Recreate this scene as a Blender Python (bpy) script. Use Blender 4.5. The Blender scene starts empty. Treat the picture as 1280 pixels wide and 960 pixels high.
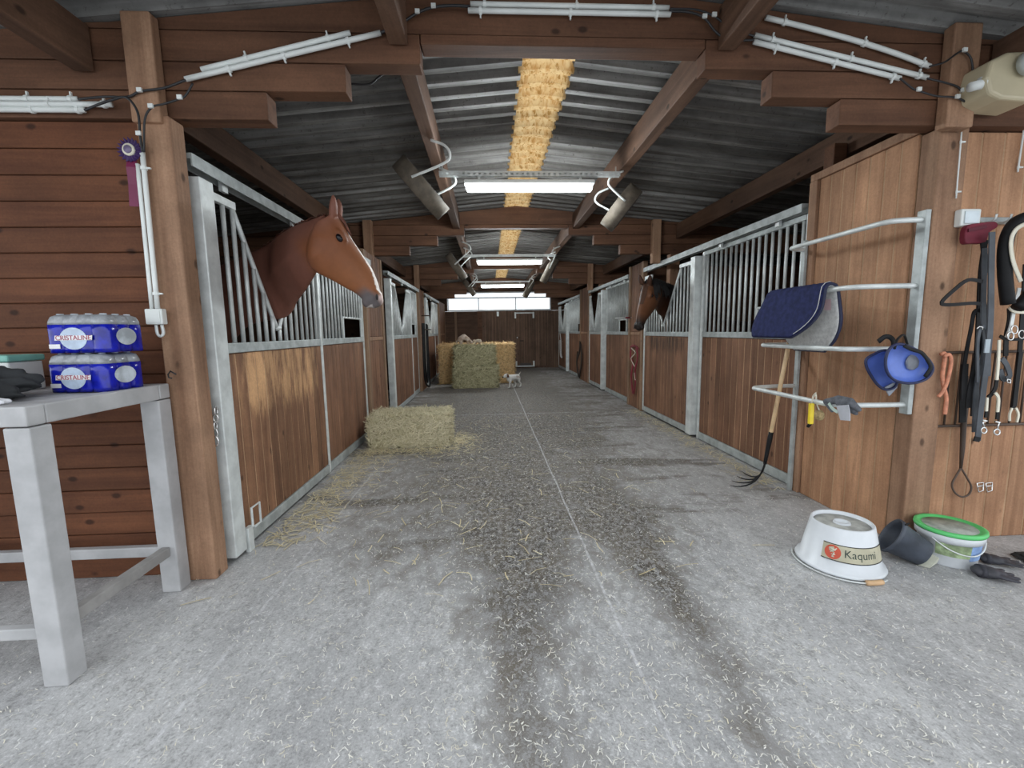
import bpy, bmesh, math, random
from mathutils import Vector, Matrix, noise as mnoise
rnd = random.Random(7)
PI = math.pi
scene = bpy.context.scene
COL = scene.collection

# ------------------------------------------------------------------ camera
F = 541.4; CX, CY = 640.0, 480.0; VP = (610.98, 414.13); HC = 1.45; ROLL = -0.02206
d_ = Vector(((VP[0]-CX)/F, -(VP[1]-CY)/F, -1.0)).normalized()
u_ = Vector((ROLL, 1.0, 0.0)); u_ -= u_.dot(d_)*d_; u_.normalize()
r_ = d_.cross(u_)
RM = Matrix((r_, d_, u_))                       # rows: world axes seen from the camera
cam_d = bpy.data.cameras.new('camera'); cam = bpy.data.objects.new('camera', cam_d); COL.objects.link(cam)
cam_d.sensor_fit = 'HORIZONTAL'; cam_d.sensor_width = 36.0; cam_d.lens = F/1280.0*36.0; cam_d.clip_start = 0.02
cam.matrix_world = Matrix.Translation((0, 0, HC)) @ RM.to_4x4()
scene.camera = cam
CAMP = Vector((0, 0, HC))

def at(px, py, Y=None, X=None, Z=None):
    """The world point seen at a photograph pixel, on a plane of the building."""
    v = RM @ Vector(((px-CX)/F, -(py-CY)/F, -1.0))
    k = Y/v.y if Y is not None else (X/v.x if X is not None else (Z-HC)/v.z)
    return CAMP + v*k

def at_plane(px, py, P, n):
    v = RM @ Vector(((px-CX)/F, -(py-CY)/F, -1.0))
    return CAMP + v*((Vector(P)-CAMP).dot(n)/v.dot(n))

# ------------------------------------------------------------------ node helpers
class NT:
    def __init__(s, mat): s.t = mat.node_tree; s.t.nodes.clear()
    def n(s, typ, **kw):
        nd = s.t.nodes.new(typ)
        for k, v in kw.items(): setattr(nd, k, v)
        return nd
    def inp(s, sock, v):
        if v is None: return
        if hasattr(v, 'is_output'): s.t.links.new(v, sock)
        else: sock.default_value = v
    def math(s, op, a, b=None, c=None, clamp=False):
        nd = s.n('ShaderNodeMath', operation=op, use_clamp=clamp)
        for i, v in enumerate((a, b, c)): s.inp(nd.inputs[i], v)
        return nd.outputs[0]
    def mix(s, f, a, b, mode='MIX'):
        nd = s.n('ShaderNodeMix', data_type='RGBA', blend_type=mode)
        s.inp(nd.inputs[0], f)
        for i, v in ((6, a), (7, b)):
            if isinstance(v, tuple) and len(v) == 3: v = v+(1,)
            s.inp(nd.inputs[i], v)
        return nd.outputs[2]
    def coord(s, scale=(1, 1, 1), kind='Object', loc=(0, 0, 0)):
        tc = s.n('ShaderNodeTexCoord'); mp = s.n('ShaderNodeMapping')
        mp.inputs['Scale'].default_value = scale; mp.inputs['Location'].default_value = loc
        s.t.links.new(tc.outputs[kind], mp.inputs[0]); return mp.outputs[0]
    def noise(s, vec, scale, detail=4, rough=.55, dist=0):
        nd = s.n('ShaderNodeTexNoise'); s.inp(nd.inputs['Vector'], vec)
        nd.inputs['Scale'].default_value = scale; nd.inputs['Detail'].default_value = detail
        nd.inputs['Roughness'].default_value = rough; nd.inputs['Distortion'].default_value = dist
        return nd.outputs[0]
    def ramp(s, f, lo, hi): 
        nd = s.n('ShaderNodeMapRange', interpolation_type='SMOOTHSTEP')
        s.inp(nd.inputs[0], f); nd.inputs[1].default_value = lo; nd.inputs[2].default_value = hi
        return nd.outputs[0]
    def mapr(s, f, a, b, c, d):
        nd = s.n('ShaderNodeMapRange'); s.inp(nd.inputs[0], f)
        for i, v in enumerate((a, b, c, d)): nd.inputs[i+1].default_value = v
        return nd.outputs[0]
    def out(s, col, rough=.7, metal=0.0, bump=None, bstr=.2, bdist=.01, spec=.5, **kw):
        p = s.n('ShaderNodeBsdfPrincipled'); o = s.n('ShaderNodeOutputMaterial')
        if isinstance(col, tuple) and len(col) == 3: col = col+(1,)
        s.inp(p.inputs['Base Color'], col); s.inp(p.inputs['Roughness'], rough); s.inp(p.inputs['Metallic'], metal)
        p.inputs['Specular IOR Level'].default_value = spec
        for k, v in kw.items(): s.inp(p.inputs[k.replace('_', ' ')], v)
        if bump is not None:
            b = s.n('ShaderNodeBump'); b.inputs['Strength'].default_value = bstr; b.inputs['Distance'].default_value = bdist
            s.inp(b.inputs['Height'], bump); s.t.links.new(b.outputs[0], p.inputs['Normal'])
        s.t.links.new(p.outputs[0], o.inputs[0]); return p

def newmat(name):
    m = bpy.data.materials.new(name); m.use_nodes = True; return m, NT(m)

def wood(name, dark, light, axis=2, rough=.72, island=.22, knots=True, wear=None, spec=.3):
    m, N = newmat(name)
    sc = [7.0, 7.0, 7.0]; sc[axis] = .45
    g = N.noise(N.coord(tuple(sc)), 1.5, 6, .6, .8)
    sc2 = [70.0, 70.0, 70.0]; sc2[axis] = 2.2
    fine = N.noise(N.coord(tuple(sc2)), 1.0, 4, .65)
    f = N.math('ADD', N.math('MULTIPLY', g, .8), N.math('MULTIPLY', fine, .2))
    c = N.mix(N.ramp(f, .22, .80), dark, light)
    geo = N.n('ShaderNodeNewGeometry')
    tone = N.mapr(geo.outputs['Random Per Island'], 0, 1, 1-island, 1+island)
    patch = N.mapr(N.noise(N.coord((1.6, 1.6, 1.6)), 1.3, 5, .65), .3, .7, .74, 1.2)
    grit = N.mapr(N.noise(N.coord((1, 1, 1)), 75, 3, .7), .3, .7, .88, 1.1)
    if knots:
        sk = [7.5, 7.5, 7.5]; sk[axis] = 4.6
        vo = N.n('ShaderNodeTexVoronoi'); vo.inputs['Scale'].default_value = 1.0; vo.inputs['Randomness'].default_value = 1.0
        N.inp(vo.inputs['Vector'], N.coord(tuple(sk)))
        k = N.math('SUBTRACT', 1.0, N.ramp(vo.outputs['Distance'], .07, .17))
        sp_ = N.n('ShaderNodeSeparateColor'); N.t.links.new(vo.outputs['Color'], sp_.inputs[0])
        k = N.math('MULTIPLY', k, N.ramp(sp_.outputs[0], .30, .5))
        c = N.mix(N.math('MULTIPLY', k, .8), c, tuple(x*.28 for x in dark))
    if wear:
        # scratched-bare timber where the horses rub: a patch of its own shape on the boards
        x0, x1, z0, z1, wc, amt = wear
        tc = N.n('ShaderNodeTexCoord'); sp = N.n('ShaderNodeSeparateXYZ'); N.t.links.new(tc.outputs['Object'], sp.inputs[0])
        a = N.math('MULTIPLY', N.ramp(sp.outputs[1], x0, x0+.35), N.math('SUBTRACT', 1.0, N.ramp(sp.outputs[1], x1-.35, x1)))
        b = N.math('MULTIPLY', N.ramp(sp.outputs[2], z0, z0+.25), N.math('SUBTRACT', 1.0, N.ramp(sp.outputs[2], z1-.06, z1)))
        sw = [14.0, 14.0, 14.0]; sw[axis] = 3.0
        ab = N.math('MULTIPLY', a, b)
        w = N.ramp(N.math('ADD', N.noise(N.coord(tuple(sw)), 1.0, 5, .65), N.math('MULTIPLY', ab, .22)), .55, .80)
        w = N.math('MULTIPLY', N.math('MULTIPLY', w, amt), ab)
        c = N.mix(w, c, wc)
    hs = N.n('ShaderNodeHueSaturation'); N.inp(hs.inputs['Color'], c); N.inp(hs.inputs['Value'], N.math('MULTIPLY', N.math('MULTIPLY', tone, patch), grit))
    N.out(hs.outputs[0], rough, 0, fine, .25, .004, spec)
    return m

def plain(name, col, rough=.6, metal=0.0, var=.12, scale=6.0, spec=.5, bump=0.0, **kw):
    m, N = newmat(name)
    nz = N.noise(N.coord((1, 1, 1)), scale, 5, .6)
    c = N.mix(N.ramp(nz, .3, .7), tuple(x*(1-var) for x in col), tuple(min(1, x*(1+var)) for x in col))
    N.out(c, rough, metal, nz if bump else None, bump, .01, spec, **kw)
    return m

def attrcol(name, attr='coat', rough=.45, spec=.35, sheen=0.0):
    m, N = newmat(name)
    a = N.n('ShaderNodeVertexColor', layer_name=attr)
    nz = N.noise(N.coord((1, 1, 1)), 14, 5, .6)
    c = N.mix(N.mapr(nz, .3, .7, .0, .18), a.outputs[0], (.02, .01, .006))
    N.out(c, rough, 0, N.noise(N.coord((1, 1, 1)), 120, 2), .08, .002, spec)
    return m

M = {}
BR = (.115, .052, .029); BL = (.27, .14, .083)
M['stall_boards'] = wood('stall boards', BR, BL, 2, island=.18)
M['door_boards_left'] = wood('rubbed stall boards', BR, (.29, .15, .082), 2, island=.2, wear=(2.80, 4.5, .74, 1.37, (.55, .32, .16), .85))
M['door_boards_right'] = wood('scratched stall boards', BR, BL, 2, island=.15, wear=(5.6, 7.4, .95, 1.36, (.045, .022, .012), .8))
M['panel_boards'] = wood('paler upright boards', (.27, .135, .072), (.54, .305, .175), 2, island=.14)
M['wall_boards'] = wood('reddish horizontal boards', (.085, .030, .014), (.175, .068, .031), 0, island=.16)
M['dark_boards_h'] = wood('dark horizontal boards', (.055, .028, .017), (.12, .065, .04), 0, island=.15)
M['dark_boards_v'] = wood('dark upright boards', (.085, .048, .032), (.17, .105, .072), 2, island=.2)
M['dark_boards_y'] = wood('dark lengthwise boards', (.06, .032, .02), (.13, .07, .045), 1, island=.15)
M['beam_x'] = wood('brown beam timber', (.080, .036, .020), (.175, .085, .048), 0, island=.12)
M['beam_y'] = wood('brown purlin timber', (.07, .036, .022), (.165, .092, .058), 1, island=.12)
M['post'] = wood('post timber', (.20, .105, .062), (.42, .255, .16), 2, island=.1)
M['pillar'] = wood('light pillar timber', (.17, .10, .06), (.34, .22, .14), 2, island=.12)
M['joint_highlight'] = wood('pale joint highlights', (.30, .18, .10), (.50, .33, .20), 2, knots=False)  # edge highlights of the board joints, painted as a pale backing colour
M['steel'] = plain('galvanised steel', (.66, .69, .68), .45, .2, .14, 9)
M['steel_dark'] = plain('weathered galvanised steel', (.40, .43, .425), .55, .25, .22, 9)
M['white_pvc'] = plain('white plastic conduit', (.74, .77, .75), .4, 0, .05)
M['cable'] = plain('black cable sheath', (.02, .02, .022), .5)
M['black'] = plain('black leather', (.012, .012, .013), .6, 0, .3, spec=.22)
M['strap_grey'] = plain('worn grey-black leather', (.075, .083, .095), .55, 0, .25, spec=.3)
M['black_cloth'] = plain('black cloth', (.022, .024, .026), .9, 0, .3)
M['chrome'] = plain('bright metal fitting', (.75, .75, .74), .2, .9, .05)
M['white_rope'] = plain('cream webbing', (.72, .68, .56), .7)
M['fan_tan'] = plain('dusty fan housing', (.13, .108, .082), .75, 0, .25, 14)
M['fan_dark'] = plain('dark fan grille', (.06, .05, .045), .6)
M['table_paint'] = plain('whitewashed table timber', (.43, .43, .435), .62, 0, .14, 5)
M['brown_iron'] = plain('brown iron grid', (.10, .07, .055), .55, .4)
M['window_frame'] = plain('pale window frame', (.62, .64, .66), .5)

def mk_tube():
    m, N = newmat('lit tube'); e = N.n('ShaderNodeEmission'); o = N.n('ShaderNodeOutputMaterial')
    e.inputs[0].default_value = (.9, .97, 1, 1); e.inputs[1].default_value = 70.0
    N.t.links.new(e.outputs[0], o.inputs[0]); return m
M['tube'] = mk_tube()

def mk_glass():
    m, N = newmat('window glass'); o = N.n('ShaderNodeOutputMaterial')
    t = N.n('ShaderNodeBsdfTransparent'); g = N.n('ShaderNodeBsdfGlossy'); g.inputs['Roughness'].default_value = .05
    x = N.n('ShaderNodeMixShader'); x.inputs[0].default_value = .06
    t.inputs[0].default_value = (.95, .97, .98, 1)
    N.t.links.new(t.outputs[0], x.inputs[1]); N.t.links.new(g.outputs[0], x.inputs[2]); N.t.links.new(x.outputs[0], o.inputs[0]); return m
M['glass'] = mk_glass()

def mk_skylight():
    # ribbed translucent sheet, straw-coloured with age and dirt, lit from above by the sky
    m, N = newmat('translucent roof sheet'); o = N.n('ShaderNodeOutputMaterial')
    n1 = N.noise(N.coord((2.2, 1.0, 1)), 7, 6, .7, 1.5); n2 = N.noise(N.coord((16, 9, 9)), 2, 3, .6)
    c = N.mix(N.ramp(n1, .3, .62), (.44, .24, .08), (.62, .46, .24))
    c = N.mix(N.ramp(n2, .36, .46), (.34, .19, .06), c)
    t = N.n('ShaderNodeBsdfTranslucent'); d = N.n('ShaderNodeBsdfDiffuse'); x = N.n('ShaderNodeMixShader'); x.inputs[0].default_value = .12
    N.t.links.new(c, t.inputs[0]); N.t.links.new(c, d.inputs[0])
    N.t.links.new(t.outputs[0], x.inputs[1]); N.t.links.new(d.outputs[0], x.inputs[2]); N.t.links.new(x.outputs[0], o.inputs[0]); return m
M['skylight'] = mk_skylight()

def mk_roof():
    m, N = newmat('fibre cement roof sheet')
    n1 = N.noise(N.coord((1.1, 2.4, 1)), 2.5, 7, .68); n2 = N.noise(N.coord((1, 1, 1)), 38, 3, .6)
    c = N.mix(N.ramp(n1, .3, .7), (.20, .20, .195), (.36, .36, .35))
    tc = N.n('ShaderNodeTexCoord'); sp = N.n('ShaderNodeSeparateXYZ'); N.t.links.new(tc.outputs['Object'], sp.inputs[0])
    # the sheets turn darker and browner further in
    inward = N.ramp(sp.outputs[1], 2.2, 5.5)
    c = N.mix(N.math('MULTIPLY', inward, .8), c, N.mix(N.ramp(n1, .25, .75), (.09, .08, .07), (.20, .185, .17)))
    st = N.noise(N.coord((.22, 11.0, 1)), 1.0, 4, .65)  # streaks put the ribs' light and dark bands into the sheet colour
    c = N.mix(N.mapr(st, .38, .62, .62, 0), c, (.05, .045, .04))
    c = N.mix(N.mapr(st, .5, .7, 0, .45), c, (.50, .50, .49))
    c = N.mix(N.math('MULTIPLY', N.ramp(n2, .60, .70), .5), c, (.06, .05, .045))
    N.out(c, .85, 0, n2, .2, .006, .2); return m
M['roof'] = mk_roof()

def mk_floor():
    m, N = newmat('stable concrete floor')
    tc = N.n('ShaderNodeTexCoord'); sp = N.n('ShaderNodeSeparateXYZ'); N.t.links.new(tc.outputs['Object'], sp.inputs[0])
    x, y = sp.outputs[0], sp.outputs[1]
    big = N.noise(N.coord((1.0, .6, 1)), 1.6, 6, .62, .4)
    mid = N.noise(N.coord((1.3, .8, 1)), 6, 6, .72, .6)
    n25 = N.noise(N.coord((1.2, .8, 1)), 26, 5, .72, .4)
    fine = N.noise(N.coord((1, 1, 1)), 85, 4, .75)
    cross = N.noise(N.coord((.35, 1.5, 1)), 1.7, 4, .6, .3)
    base = N.mix(N.ramp(big, .3, .7), (.385, .385, .388), (.53, .53, .53))
    g = N.math('ADD', N.math('MULTIPLY', fine, .45), N.math('ADD', N.math('MULTIPLY', n25, .35), N.math('MULTIPLY', mid, .2)))
    base = N.mix(N.math('MULTIPLY', N.ramp(g, .48, .60), .60), base, (.20, .198, .195))
    base = N.mix(N.math('MULTIPLY', N.ramp(g, .47, .40), .6), base, (.78, .78, .78))
    def gauss(v, c, w):
        q = N.math('DIVIDE', N.math('SUBTRACT', v, c), w)
        return N.math('POWER', 2.718, N.math('MULTIPLY', N.math('MULTIPLY', q, q), -1.0))
    wob = N.math('MULTIPLY', N.math('SUBTRACT', N.noise(N.coord((.6, .8, 1)), 1.1, 3), .5), .5)
    xw = N.math('ADD', x, wob)
    s1 = gauss(xw, .17, .27); s2 = N.math('MULTIPLY', gauss(xw, .95, .15), N.math('SUBTRACT', 1.0, N.ramp(y, 2.8, 4.4)))
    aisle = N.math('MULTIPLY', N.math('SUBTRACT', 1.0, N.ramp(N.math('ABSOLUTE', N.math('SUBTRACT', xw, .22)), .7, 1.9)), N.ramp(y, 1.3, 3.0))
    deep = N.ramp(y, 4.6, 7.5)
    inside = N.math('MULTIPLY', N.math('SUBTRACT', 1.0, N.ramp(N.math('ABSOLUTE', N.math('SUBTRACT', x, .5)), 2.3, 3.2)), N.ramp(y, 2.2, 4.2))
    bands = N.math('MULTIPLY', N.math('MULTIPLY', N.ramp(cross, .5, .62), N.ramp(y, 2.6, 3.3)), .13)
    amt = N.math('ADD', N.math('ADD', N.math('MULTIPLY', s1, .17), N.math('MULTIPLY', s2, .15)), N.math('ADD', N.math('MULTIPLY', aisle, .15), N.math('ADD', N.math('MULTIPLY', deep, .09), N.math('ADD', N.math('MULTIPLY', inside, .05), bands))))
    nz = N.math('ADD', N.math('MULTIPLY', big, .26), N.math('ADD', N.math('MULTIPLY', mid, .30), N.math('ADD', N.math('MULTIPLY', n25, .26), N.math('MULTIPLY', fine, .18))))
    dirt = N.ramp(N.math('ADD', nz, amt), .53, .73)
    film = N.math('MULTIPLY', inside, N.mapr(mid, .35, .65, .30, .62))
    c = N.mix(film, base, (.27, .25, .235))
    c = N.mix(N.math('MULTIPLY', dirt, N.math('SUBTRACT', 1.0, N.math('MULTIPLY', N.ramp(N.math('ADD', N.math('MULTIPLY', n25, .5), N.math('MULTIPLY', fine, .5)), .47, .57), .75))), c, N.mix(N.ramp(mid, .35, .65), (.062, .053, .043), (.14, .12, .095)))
    # expansion joints
    def joint(v, p, w): return N.math('SUBTRACT', 1.0, N.ramp(N.math('ABSOLUTE', N.math('SUBTRACT', v, p)), w*.5, w))
    jw = N.math('ADD', x, N.math('MULTIPLY', N.math('SUBTRACT', big, .5), .03))
    j1 = N.math('MULTIPLY', joint(jw, .61, .010), N.mapr(n25, .38, .6, 1, .1))
    j2 = N.math('MULTIPLY', N.math('MULTIPLY', joint(jw, -1.24, .011), N.mapr(n25, .38, .6, .8, .05)), N.math('SUBTRACT', 1, N.ramp(y, 4.2, 4.6)))
    j3 = N.math('MULTIPLY', joint(y, 7.5, .022), N.mapr(mid, .35, .6, .6, .1))
    j = N.math('MAXIMUM', j1, N.math('MAXIMUM', j2, j3))
    c = N.mix(N.math('MULTIPLY', j, .8), c, (.66, .66, .68))
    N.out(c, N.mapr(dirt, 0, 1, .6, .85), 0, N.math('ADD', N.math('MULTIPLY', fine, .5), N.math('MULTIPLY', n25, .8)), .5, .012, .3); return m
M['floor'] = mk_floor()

def mk_straw(name, a, b, c2):
    m, N = newmat(name)
    geo = N.n('ShaderNodeNewGeometry'); r = geo.outputs['Random Per Island']
    c = N.mix(r, a, b); nz = N.noise(N.coord((1, 1, 1)), 9, 4, .6)
    c = N.mix(N.ramp(nz, .45, .75), c, c2)
    p = N.out(c, .8, 0, None, spec=.2); return m
M['hay_pale'] = mk_straw('pale hay', (.50, .45, .29), (.84, .77, .57), (.58, .53, .34))
M['hay_pale_core'] = plain('pale hay bale body', (.46, .41, .26), .9, 0, .35, 22, .15, .5)
M['hay_green'] = mk_straw('greenish hay', (.27, .25, .135), (.60, .55, .36), (.35, .33, .20))
M['hay_green_core'] = plain('greenish hay bale body', (.27, .25, .145), .9, 0, .4, 18, .15, .5)
M['straw_loose'] = mk_straw('loose pale straw', (.52, .44, .26), (.80, .72, .50), (.60, .50, .30))
M['chaff'] = mk_straw('pale chaff', (.62, .60, .53), (.85, .84, .80), (.66, .60, .44))
M['straw'] = mk_straw('golden straw', (.52, .34, .16), (.82, .60, .34), (.60, .41, .21))
M['straw_core'] = plain('golden straw bale body', (.52, .35, .17), .9, 0, .35, 18, .15, .5)

# ------------------------------------------------------------------ mesh helpers
class MB:
    def __init__(s): s.bm = bmesh.new()
    def quadbox(s, co):
        v = [s.bm.verts.new(c) for c in co]
        for f in ((0, 1, 2, 3), (7, 6, 5, 4), (0, 4, 5, 1), (1, 5, 6, 2), (2, 6, 7, 3), (3, 7, 4, 0)):
            s.bm.faces.new([v[i] for i in f])
        return s
    def box(s, x0, x1, y0, y1, z0, z1):
        return s.quadbox([(x0, y0, z0), (x0, y1, z0), (x1, y1, z0), (x1, y0, z0), (x0, y0, z1), (x0, y1, z1), (x1, y1, z1), (x1, y0, z1)])
    def beam(s, p0, p1, w, h, up=(0, 0, 1)):
        p0, p1 = Vector(p0), Vector(p1); t = (p1-p0).normalized(); a = t.cross(Vector(up))
        if a.length < 1e-4: a = t.cross(Vector((1, 0, 0)))
        a.normalize(); b = a.cross(t); a = a*w/2; b = b*h/2
        return s.quadbox([p0-a-b, p0+a-b, p0+a+b, p0-a+b, p1-a-b, p1+a-b, p1+a+b, p1-a+b])
    def loft(s, rings, cap=True, closed=False):
        R = [[s.bm.verts.new(p) for p in r] for r in rings]; n = len(R[0]); m = len(R)
        for i in range(m if closed else m-1):
            a, b = R[i], R[(i+1) % m]
            for k in range(n): s.bm.faces.new((a[k], a[(k+1) % n], b[(k+1) % n], b[k]))
        if cap and not closed:
            s.bm.faces.new(R[0][::-1]); s.bm.faces.new(R[-1])
        return s
    def tube(s, pts, r, n=8, closed=False, radii=None, flat=None):
        pts = [Vector(p) for p in pts]; m = len(pts); rings = []
        prev = None
        for i, p in enumerate(pts):
            if closed: t = pts[(i+1) % m]-pts[i-1]
            else: t = pts[min(i+1, m-1)]-pts[max(i-1, 0)]
            t.normalize()
            if prev is None:
                a = t.cross(Vector((0, 0, 1)))
                if a.length < .1: a = t.cross(Vector((0, 1, 0)))
            else: a = prev-t*prev.dot(t)
            a.normalize(); prev = a; b = t.cross(a)
            rr = radii[i] if radii else r
            rings.append([p+(a*math.cos(2*PI*k/n)+b*math.sin(2*PI*k/n))*rr for k in range(n)])
        return s.loft(rings, True, closed)
    def strap(s, pts, w, t, normal=(0, -1, 0), closed=False):
        pts = [Vector(p) for p in pts]; m = len(pts); rings = []; nv = Vector(normal).normalized()
        for i, p in enumerate(pts):
            tg = (pts[(i+1) % m]-pts[i-1]) if closed else (pts[min(i+1, m-1)]-pts[max(i-1, 0)])
            tg.normalize(); a = tg.cross(nv)
            if a.length < 1e-3: a = Vector((1, 0, 0))
            a.normalize(); b = a.cross(tg)
            a = a*w/2; b = b*t/2
            rings.append([p-a-b, p+a-b, p+a+b, p-a+b])
        return s.loft(rings, True, closed)
    def lathe(s, prof, n=32, mat=Matrix.Identity(4), cap=True):
        rings = [[mat @ Vector((r*math.cos(2*PI*k/n), r*math.sin(2*PI*k/n), z)) for k in range(n)] for r, z in prof]
        return s.loft(rings, cap)
    def ell(s, c, r, rot=None, seg=16, rings=10):
        mt = Matrix.Translation(c) @ (rot.to_4x4() if rot is not None else Matrix.Identity(4)) @ Matrix.Diagonal((r[0], r[1], r[2], 1))
        bmesh.ops.create_uvsphere(s.bm, u_segments=seg, v_segments=rings, radius=1.0, matrix=mt); return s
    def poly(s, pts, depth):
        """A closed outline (3-D points in one plane) given thickness along vector depth."""
        d = Vector(depth); pts = [Vector(p) for p in pts]
        return s.loft([pts, [p+d for p in pts]])
    def data(s, name):
        bmesh.ops.recalc_face_normals(s.bm, faces=s.bm.faces)
        me = bpy.data.meshes.new(name); s.bm.to_mesh(me); s.bm.free(); return me
    def build(s, name, mat, parent=None, smooth=False, bevel=0.0, subsurf=0, seg=2):
        me = s.data(name); o = bpy.data.objects.new(name, me); COL.objects.link(o)
        if isinstance(mat, str): mat = M[mat]
        me.materials.append(mat)
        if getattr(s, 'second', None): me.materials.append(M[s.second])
        if smooth:
            for p in me.polygons: p.use_smooth = True
        if bevel:
            b = o.modifiers.new('bevel', 'BEVEL'); b.width = bevel; b.segments = seg; b.limit_method = 'ANGLE'; b.angle_limit = .6
        if subsurf:
            b = o.modifiers.new('sub', 'SUBSURF'); b.levels = subsurf; b.render_levels = subsurf
        if parent is not None: attach(o, parent)
        return o

BASE = {}
def world_of(o):
    return BASE.get(o.name, Matrix.Identity(4))
def attach(o, parent):
    o.parent = parent; o.matrix_parent_inverse = world_of(parent).inverted()
    BASE[o.name] = Matrix.Identity(4)
def tag(o, label=None, cat=None, group=None, kind=None):
    if label: o['label'] = label
    if cat: o['category'] = cat
    if group: o['group'] = group
    if kind: o['kind'] = kind
    return o
def thing(name, label, cat, loc=(0, 0, 0), group=None, kind=None):
    o = bpy.data.objects.new(name, None); COL.objects.link(o); o.location = loc; o.empty_display_size = .1
    BASE[o.name] = Matrix.Translation(loc)
    return tag(o, label, cat, group, kind)
def smooth_path(pts, n=6, closed=False):
    """Catmull-Rom through the points."""
    P = [Vector(p) for p in pts]; m = len(P); out = []
    rng = range(m) if closed else range(m-1)
    for i in rng:
        p1, p2 = P[i], P[(i+1) % m]
        p0 = P[i-1] if (closed or i > 0) else p1*2-p2
        p3 = P[(i+2) % m] if (closed or i+2 < m) else p2*2-p1
        for k in range(n):
            t = k/n
            out.append(.5*((2*p1)+(p2-p0)*t+(2*p0-5*p1+4*p2-p3)*t*t+(3*p1-p0-3*p2+p3)*t**3))
    if not closed: out.append(P[-1])
    return out
def planks_v(mb, X0, X1, y0, y1, z0, z1, w=.115, along='y', gap=.005, jit=.001, tongue='joint_highlight'):
    n = max(1, round((y1-y0)/w)); w = (y1-y0)/n
    xm = (X0+X1)/2
    q = abs(X1-X0)/2-.0035
    if along == 'y': mb.box(xm-q, xm+q, y0+.001, y1-.001, z0+.001, z1-.001)
    else: mb.box(y0+.001, y1-.001, xm-q, xm+q, z0+.001, z1-.001)
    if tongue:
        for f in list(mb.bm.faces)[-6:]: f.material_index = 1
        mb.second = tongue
    for i in range(n):
        a = y0+i*w+gap/2; b = y0+(i+1)*w-gap/2; j = rnd.uniform(-jit, jit)
        if along == 'y': mb.box(X0+j, X1+j, a, b, z0, z1)
        else: mb.box(a, b, X0+j, X1+j, z0, z1)
def planks_h(mb, x0, x1, Y0, Y1, z0, z1, w=.145, along='x', gap=.004, jit=.003):
    n = max(1, round((z1-z0)/w)); w = (z1-z0)/n
    ym = (Y0+Y1)/2
    if along == 'x': mb.box(x0, x1, ym-.004, ym+.004, z0, z1)
    else: mb.box(ym-.004, ym+.004, x0, x1, z0, z1)
    for i in range(n):
        a = z0+i*w+gap/2; b = z0+(i+1)*w-gap/2; j = rnd.uniform(-jit, jit)
        if along == 'x': mb.box(x0, x1, Y0+j, Y1+j, a, b)
        else: mb.box(Y0+j, Y1+j, x0, x1, a, b)
def blob(builders, voxel=.01, smooth=6, name='blob'):
    """One continuous surface grown over overlapping closed shapes."""
    mb = MB()
    for b in builders: b(mb)
    me = mb.data(name); o = bpy.data.objects.new(name, me); COL.objects.link(o)
    r = o.modifiers.new('r', 'REMESH'); r.mode = 'VOXEL'; r.voxel_size = voxel; r.use_smooth_shade = True
    s = o.modifiers.new('s', 'SMOOTH'); s.factor = .5; s.iterations = smooth
    dg = bpy.context.evaluated_depsgraph_get(); dg.update()
    out = bpy.data.meshes.new_from_object(o.evaluated_get(dg)); out.name = name
    bpy.data.objects.remove(o); bpy.data.meshes.remove(me)
    for p in out.polygons: p.use_smooth = True
    return out
def colour_mesh(me, fn, attr='coat'):
    a = me.color_attributes.new(attr, 'FLOAT_COLOR', 'POINT')
    for i, v in enumerate(me.vertices):
        c = fn(v.co); a.data[i].color = (c[0], c[1], c[2], 1)
def link_mesh(me, name, mat, parent=None):
    o = bpy.data.objects.new(name, me); COL.objects.link(o); me.materials.append(M[mat] if isinstance(mat, str) else mat)
    if parent is not None: attach(o, parent)
    return o
def capsule(p0, p1, r0, r1, n=12):
    p0, p1 = Vector(p0), Vector(p1)
    def f(mb):
        mb.tube([p0, p1], r0, n, radii=[r0, r1]); mb.ell(p0, (r0,)*3, None, n, 8); mb.ell(p1, (r1,)*3, None, n, 8)
    return f
def text_part(body, name, mat, parent, mtx, size, extrude=.0008, align='CENTER'):
    cu = bpy.data.curves.new(name, 'FONT'); cu.body = body; cu.size = size; cu.extrude = extrude; cu.align_x = align; cu.align_y = 'CENTER'
    o = bpy.data.objects.new(name, cu); COL.objects.link(o)
    dg = bpy.context.evaluated_depsgraph_get(); dg.update()
    me = bpy.data.meshes.new_from_object(o.evaluated_get(dg)); bpy.data.objects.remove(o); bpy.data.curves.remove(cu)
    me.transform(mtx); return link_mesh(me, name, mat, parent)
def copy_tree(o, parent=None):
    c = o.copy(); COL.objects.link(c)
    if parent is not None: c.parent = parent; c.matrix_parent_inverse = o.matrix_parent_inverse.copy()
    for ch in list(o.children): copy_tree(ch, c)
    return c

XL, XR, XM = -1.69, 2.69, .46
TR = [2.63, 6.86, 11.2, 15.6]          # roof frames along the aisle
YE = 16.9
ROOF_Y = .95
def roofz(x): return 3.36-.10*abs(x-XM)

# ------------------------------------------------------------------ setting
o = MB().box(-9, 10, -9, 20, -.12, 0).build('floor', 'floor'); tag(o, 'grey stained concrete stable floor with a pale straight joint', kind='structure')

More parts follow.
